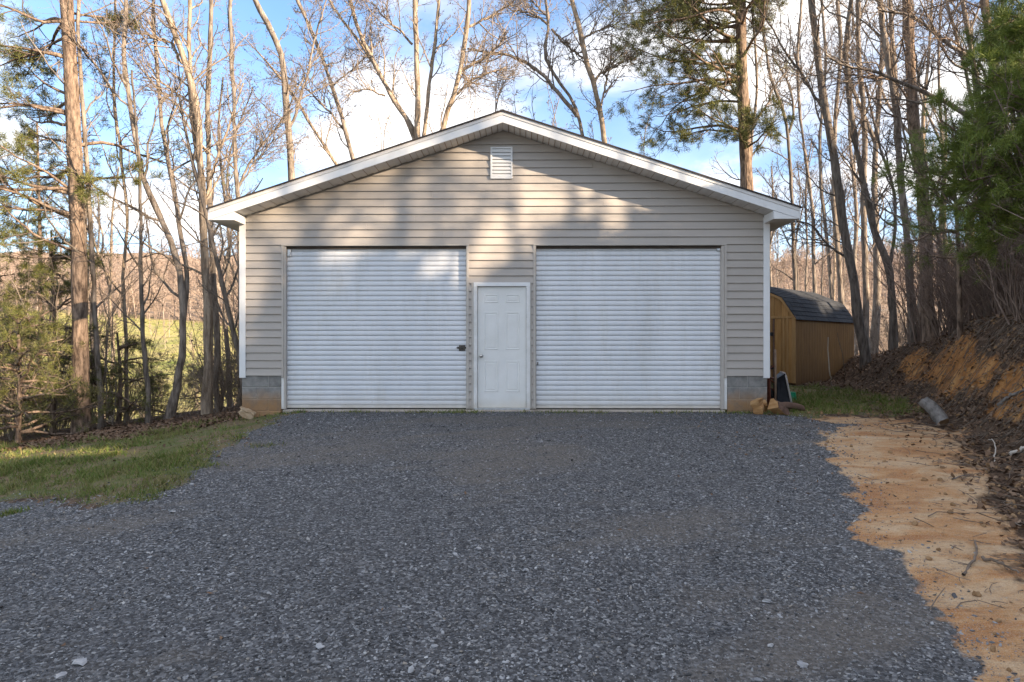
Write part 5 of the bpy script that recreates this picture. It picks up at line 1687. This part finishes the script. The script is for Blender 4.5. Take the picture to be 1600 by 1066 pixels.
scatter_leaves()


def scatter_twigs():
    r = np.random.default_rng(51)
    n = 2600
    y = r.uniform(3.0, 18, n); x = x_toe(y)+r.normal(size=n)*0.9+0.4
    g, lw, cl, cb = zones(x, y)
    k = (np.abs(x) < 0.8*y+0.3) & (g < 0) & (r.uniform(size=n) < np.where(cl > 0.3, 0.5, 1.0))
    x, y = x[k], y[k]; n = len(x)
    L = 0.06+0.35*r.uniform(size=n)**2.5
    a = r.uniform(0, 2*PI, n)
    K = 4
    tt = np.linspace(-0.5, 0.5, K)
    bend = r.normal(size=n)*0.18
    px = x[:, None]+np.cos(a)[:, None]*tt*L[:, None]-np.sin(a)[:, None]*(tt**2*4-0.5)*L[:, None]*bend[:, None]
    py = y[:, None]+np.sin(a)[:, None]*tt*L[:, None]+np.cos(a)[:, None]*(tt**2*4-0.5)*L[:, None]*bend[:, None]
    pz = H(px, py)+0.012+0.02*r.uniform(size=(n, 1))+tt*L[:, None]*r.normal(size=(n, 1))*0.15
    R = (0.0025+0.006*L)[:, None]*np.linspace(1.1, 0.6, K)
    V, F = tubes(np.stack([px, py, pz], -1), R, 4)
    o = link('twig_litter', mesh_arrays('twig_litter', V, F), MAT['stick']); o['kind'] = 'stuff'; o['label'] = 'fallen twigs strewn along the bank foot'


scatter_twigs()
# clods and small stones on the clay and bank
def scatter_clods():
    src = bpy.data.collections.new('clod_source')
    r = np.random.default_rng(61)
    for i in range(4):
        bm = bmesh.new(); bmesh.ops.create_icosphere(bm, subdivisions=2, radius=0.5)
        for v in bm.verts: v.co *= 0.75+0.4*r.uniform(); v.co.z *= 0.7
        me = bpy.data.meshes.new('clod'); bm.to_mesh(me); bm.free(); me.materials.append(MAT['clod'])
        src.objects.link(bpy.data.objects.new('clod', me))
    n = 5200
    y = r.uniform(2.8, 16, n); x = x_toe(y)-1.6+r.uniform(-0.5, 4.2, n)
    g, lw, cl, cb = zones(x, y)
    k = (g < -0.05) & (np.abs(x) < 0.8*y+0.3) & (r.uniform(size=n) < np.where(cl > 0, 0.16, 1.0))
    x, y = x[k], y[k]; n = len(x)
    s = 0.012+0.05*r.uniform(size=n)**3
    o = scatter('clods', np.column_stack([x, y, H(x, y)+s*0.15]), r.uniform(0, 6.28, (n, 3)), s, r.integers(0, 4, n), src)
    o['kind'] = 'stuff'; o['label'] = 'small clods of earth on the bank and clay'


MAT['clod'] = M('clod', (0.20, 0.115, 0.055), (0.38, 0.25, 0.14), 6.0, 0.95, 0.003, 60, spec=0.15)
scatter_clods()


def bank_roots():
    r = np.random.default_rng(88)
    n = 90
    y = r.uniform(7.8, 14.5, n); x0 = x_toe(y)+1.30+r.normal(size=n)*0.10
    K = 7
    L = 0.15+0.35*r.uniform(size=n)
    tt = np.linspace(0, 1, K)
    dx = -L[:, None]*tt*(0.75+0.2*r.normal(size=(n, 1))); dyy = np.cumsum(r.normal(size=(n, K))*0.03, axis=1)+tt*r.normal(size=(n, 1))*0.15
    X = x0[:, None]+dx; Y = y[:, None]+dyy
    Z = H(X, Y)+0.02+0.05*np.sin(tt*PI)*r.uniform(0, 1, (n, 1))
    R = (0.004+0.010*r.uniform(size=n)**3)[:, None]*np.linspace(1.2, 0.4, K)
    V, F = tubes(np.stack([X, Y, Z], -1), R, 5)
    o = link('bank_roots', mesh_arrays('bank_roots', V, F), MAT['stick']); o['kind'] = 'stuff'; o['label'] = 'bare roots hanging over the cut face of the bank'


bank_roots()
# ------------------------------------------------------------------ small things lying about
def rough_chunk(name, mat, loc, size, rot, seed, sub=2, amt=0.22, flat=None, parent=None):
    r = np.random.default_rng(seed)
    bm = bmesh.new()
    bmesh.ops.create_cube(bm, size=1.0)
    bmesh.ops.subdivide_edges(bm, edges=bm.edges[:], cuts=sub, use_grid_fill=True)
    for v in bm.verts:
        n = v.co.normalized()
        v.co += Vector(r.normal(size=3)*amt*0.30)
        v.co *= 1-0.10*max(0, v.co.length-0.6)
        v.co.x *= size[0]; v.co.y *= size[1]; v.co.z *= size[2]
    me = bpy.data.meshes.new(name); bm.to_mesh(me); bm.free()
    o = link(name, me, MAT[mat], parent)
    o.location = loc; o.rotation_euler = rot
    return o


def split_log(label, loc, L, rad, rot, seed, mat='firewood', bark='log_dark'):
    """a split billet: wedge section with a curved bark side"""
    r = np.random.default_rng(seed)
    T = empty('firewood', loc); T.rotation_euler = rot
    tag(T, label, 'firewood', 'split firewood by the right garage corner')
    n = 7; K = 6
    sec = [(0, 0)]+[(rad*math.cos(a), rad*math.sin(a)) for a in np.linspace(-0.75, 0.75, n)]
    V, F = [], []
    for k in range(K):
        x = L*(k/(K-1)-0.5)
        j = r.normal(size=(len(sec), 2))*rad*0.07
        for i, (a, b) in enumerate(sec): V.append((x+r.normal()*0.006, a+j[i, 0], b+j[i, 1]))
    m = len(sec)
    bark_f, wood_f = [], []
    for k in range(K-1):
        for i in range(m):
            q = (k*m+i, k*m+(i+1) % m, (k+1)*m+(i+1) % m, (k+1)*m+i)
            (wood_f if i in (0, m-1) else bark_f).append(q)
    wood_f += [tuple(range(m))[::-1], tuple((K-1)*m+i for i in range(m))]
    MB().poly(V, wood_f).build('split_face', MAT[mat], T)
    MB().poly([(x, a*1.012, b*1.012) for x, a, b in V], bark_f).build('bark', MAT[bark], T)
    return T


def on(px, py, lift=0.0):
    x, y = ground_at(px, py)
    return Vector((x, y, hpt(x, y)+lift))


def rests(o, sink=0.012):
    """drop a thing so that its lowest point touches the terrain under it"""
    bpy.context.view_layer.update()
    obs = [o]+list(o.children_recursive)
    lo = 9
    for q in obs:
        if q.type != 'MESH': continue
        for v in q.data.vertices:
            w = q.matrix_world @ v.co
            lo = min(lo, w.z-hpt(w.x, w.y))
    o.location.z -= lo+sink


o = rough_chunk('stone_block', 'stone_tan', on(386, 655, 0.07), (0.22, 0.13, 0.12), (0.2, 0.45, 0.4), 3, amt=0.25)
tag(o, 'pale broken chunk of stone lying at the left foundation corner', 'stone'); rests(o, 0.03)
split_a = split_log('upright chunk of split firewood nearest the garage wall', on(1189, 648.5, 0.12), 0.24, 0.15, (0.2, 1.25, 0.3), 4); rests(split_a)
split_b = split_log('larger split firewood chunk with its pale face tilted to the drive', on(1208, 647.5, 0.10), 0.25, 0.19, (2.2, 0.45, 0.5), 5); rests(split_b)
o = split_log('small split piece wedged between the two firewood chunks', on(1199, 645, 0.08), 0.20, 0.10, (0.4, 0.9, 1.2), 6); rests(o)


def old_log(label, p, L, r0, r1, rot, seed, mat='log_dark', end='log_end', cat='log', name='log', hole=False):
    r = np.random.default_rng(seed)
    T = empty(name, p); T.rotation_euler = rot
    tag(T, label, cat)
    K, S = 8, 12
    ang = np.arange(S)*2*PI/S
    prof = 1+0.10*r.normal(size=S)
    V, F = [], []
    for k in range(K):
        t = k/(K-1)
        rr = r0+(r1-r0)*t
        for s in range(S):
            q = rr*prof[s]*(1+0.05*r.normal())
            V.append((L*(t-0.5), q*math.cos(ang[s]), q*math.sin(ang[s])+0.03*math.sin(t*PI)))
    for k in range(K-1):
        for s in range(S): F.append((k*S+s, k*S+(s+1) % S, (k+1)*S+(s+1) % S, (k+1)*S+s))
    MB().poly(V, F).build('bark', MAT[mat], T, smooth=True)
    for e, k in ((0, 0), (1, K-1)):
        ring = V[k*S:(k+1)*S]
        c = (ring[0][0]+(-0.006 if e == 0 else 0.006), 0, np.mean([q[2] for q in ring]))
        mb = MB(); mb.poly(ring+[c], [(s, (s+1) % S, S) for s in range(S)])
        mb.build('cut_end', MAT[end], T)
    return T


o = old_log('dark rotten log lying beside the firewood, pointing toward the lawn by the shed', on(1235, 642, 0.06), 0.46, 0.075, 0.055, (0, 0.08, 0.15), 7); rests(o)
o = old_log('short dark log piece behind the split firewood', on(1224, 634, 0.07), 0.34, 0.08, 0.07, (0, -0.25, 0.7), 8, 'log_dark'); rests(o)
o = old_log('short weathered grey log lying on the clay at the foot of the bank', on(1458, 662, 0.09), 0.44, 0.09, 0.08, (0, -0.72, 1.85), 9, 'log_grey', 'log_end'); rests(o, 0.02)


def wheelbarrow():
    p = Vector((4.82, 12.35, 0))
    p.z = hpt(p.x, p.y)
    T = empty('wheelbarrow', p, math.radians(-8)); tag(T, 'black-tubbed wheelbarrow stood on end against the garage side wall', 'wheelbarrow')
    # tub on its nose: open mouth turned away from the wall (+x)
    def ring(w, h, x, z0):   # width along y, height along z
        return [(x, -w/2, z0), (x, w/2, z0), (x, w/2*0.86, z0+h), (x, -w/2*0.86, z0+h)]
    mb = MB()
    out_b = ring(0.36, 0.40, -0.06, 0.10); out_t = [(0.16, -0.30, 0.02), (0.20, 0.30, 0.02), (0.09, 0.27, 0.60), (0.05, -0.27, 0.60)]
    inn_b = ring(0.34, 0.37, -0.045, 0.115); inn_t = [(0.162, -0.285, 0.035), (0.202, 0.285, 0.035), (0.092, 0.255, 0.585), (0.052, -0.255, 0.585)]
    mb.poly(out_b+out_t, [(3, 2, 1, 0)]+[(i, (i+1) % 4, 4+(i+1) % 4, 4+i) for i in range(4)])
    mb.poly(inn_b+inn_t, [(0, 1, 2, 3)]+[(4+i, 4+(i+1) % 4, (i+1) % 4, i) for i in range(4)])
    mb.poly(out_t+inn_t, [(i, (i+1) % 4, 4+(i+1) % 4, 4+i) for i in range(4)])
    mb.build('tub', MAT['tub'], T)
    c = [Vector(q) for q in out_t]
    rim = []
    for i in range(4):
        a, b = c[i], c[(i+1) % 4]
        for t in (0.10, 0.35, 0.65, 0.90): rim.append(a.lerp(b, t))
    rim.append(rim[0])
    MB().tube(rim, 0.017, 8, cap=False).build('rim', MAT['rim'], T, smooth=True)
    for s in (-1, 1):
        mb = MB(); mb.tube([(-0.09, s*0.16, 0.0), (-0.10, s*0.20, 0.5), (-0.12, s*0.26, 1.02)], 0.02, 8)
        mb.build('handle', MAT['handle_wood'], T, smooth=True)
        MB().tube([(-0.09, s*0.19, 0.42), (-0.24, s*0.20, 0.50), (-0.24, s*0.20, 0.66), (-0.11, s*0.22, 0.74)], 0.012, 6).build('leg', MAT['rust'], T, smooth=True)
    mb = MB(); mb.box(-0.115, -0.08, -0.17, 0.17, 0.28, 0.31); mb.box(-0.115, -0.08, -0.19, 0.19, 0.48, 0.51)
    mb.build('brace', MAT['rust'], T, bevel=0.003)
    mb = MB(); mb.lathe([(0.05, -0.035), (0.12, -0.04), (0.15, -0.022), (0.155, 0.0), (0.15, 0.022), (0.12, 0.04), (0.05, 0.035)], 20)
    me = mb.mesh('wheel'); me.transform(Matrix.Translation((-0.17, 0, 0.155)) @ Matrix.Rotation(PI/2, 4, 'X'))
    link('wheel', me, MAT['rubber'], T, smooth=True)
    return T


wheelbarrow()
# rusty board leaning beside it
T = MB().box(-0.02, 0.0, -0.07, 0.07, 0, 0.62).build('board', MAT['rust'], bevel=0.004)
T.location = (4.49, 11.93, hpt(4.49, 11.93)-0.02); T.rotation_euler = (0, -0.06, 0.3); tag(T, 'rusty red board leaning on the foundation beside the wheelbarrow', 'board')


def bucket():
    p = on(1235, 628); T = empty('bucket', p, 0.4); tag(T, 'small green plastic bucket upturned on the grass by the wheelbarrow', 'bucket')
    mb = MB(); mb.lathe([(0.118, 0.0), (0.124, 0.006), (0.124, 0.022), (0.114, 0.026), (0.094, 0.185), (0.088, 0.193), (0.070, 0.193), (0.066, 0.188), (0.001, 0.188)], 24)
    mb.build('shell', MAT['green'], T, smooth=False)
    pts = [(0.126*math.cos(a), 0.126*math.sin(a)-0.0, 0.016+0.03*math.sin(a*1.0)) for a in np.linspace(0, PI, 12)]
    MB().tube(pts, 0.003, 6).build('handle', MAT['galv'], T)


bucket()


def stick(label, pts, r0, r1, mat, seed=0, cat='branch', name='branch', group=None):
    K = 12
    q = resample([Vector(p) for p in pts], K)
    rr = np.random.default_rng(seed)
    q[1:-1] += rr.normal(size=(K-2, 3))*r0*0.5
    V, F = tubes(q[None], np.linspace(r0, r1, K)[None], 7)
    b = q[0].copy()
    o = link(name, mesh_arrays(name, V-b, F, True), MAT[mat]); o.location = b
    tag(o, label, cat, group)
    return o


def lay(pxs, lift=0.015): return [on(*p, lift) for p in pxs]


stick('bleached branch stub lying on the dark leaves near the right edge', lay([(1578, 712), (1590, 708), (1606, 700)], 0.03), 0.022, 0.016, 'bleached', 1)
stick('curved bleached twig arching up from the leaves below the clay bank', [on(1554, 720), on(1556, 712, 0.08), on(1551, 704, 0.12), on(1545, 700, 0.09)], 0.008, 0.005, 'bleached', 2)
stick('thin pale sapling stem leaning in front of the shed side wall', [on(1299, 604, -0.03), P(1297, 585, 16.9), P(1294, 560, 16.9), P(1294, 527, 16.8)], 0.016, 0.010, 'bleached', 3)
stick('dark bent stem beside the pale one against the shed wall', [on(1318, 598, -0.03), P(1320, 580, 16.6), P(1314, 545, 16.5), P(1308, 520, 16.4)], 0.012, 0.006, 'stick', 4)
stick('long grey branch lying up the bank over the clay', [on(1560, 635, 0.02), on(1580, 618, 0.03), on(1606, 604, 0.03)], 0.026, 0.018, 'log_grey', 5)
stick('forked brown stick on the sandy clay near the right edge', lay([(1505, 905), (1520, 890), (1527, 868), (1524, 850)], 0.02), 0.010, 0.006, 'stick', 6)
stick('grey twig lying across the clay below the leaf bank', lay([(1488, 750), (1510, 745), (1532, 748)], 0.012), 0.007, 0.004, 'log_grey', 7)
stick('dark stick pointing out of the leaves on to the sand', lay([(1535, 880), (1560, 892), (1592, 905)], 0.02), 0.012, 0.006, 'stick', 8)
stick('short brown stick on the clay beside the gravel tip', lay([(1392, 664), (1420, 660), (1432, 662)], 0.012), 0.009, 0.006, 'stick', 9)
# larger single stones that stand out on the gravel
for i, (px, py, s, lab) in enumerate([(1255, 1043, 0.050, 'white stone chip on the gravel near the bottom edge'), (1093, 945, 0.034, 'small white stone right of centre on the gravel'), (1199, 942, 0.046, 'flat pale stone on the gravel towards the right'), (1204, 1010, 0.036, 'squarish pale stone above the white chip on the gravel'), (712, 868, 0.036, 'pale stone in the middle of the gravel'), (125, 1038, 0.055, 'flat light grey stone at the lower left of the gravel'), (95, 1060, 0.05, 'pale flat stone cut by the bottom edge at left'), (270, 802, 0.055, 'long pale stone on the gravel below the lawn corner'), (361, 902, 0.04, 'pale chip left of centre on the gravel'), (500, 1015, 0.045, 'flat grey stone near the bottom middle'), (748, 860, 0.04, 'two-toned stone just right of the pale middle one'), (822, 893, 0.045, 'broad grey stone right of the middle of the gravel')]):
    o = rough_chunk('loose_stone', 'stone_pale', on(px, py, 0.01), (s*0.95, s*0.62, s*0.34), (0.1*i % .4, 0.15, 1.3*i), 70+i, sub=1, amt=0.5)
    tag(o, lab, 'stone', 'larger loose stones on the gravel'); rests(o, 0.006)
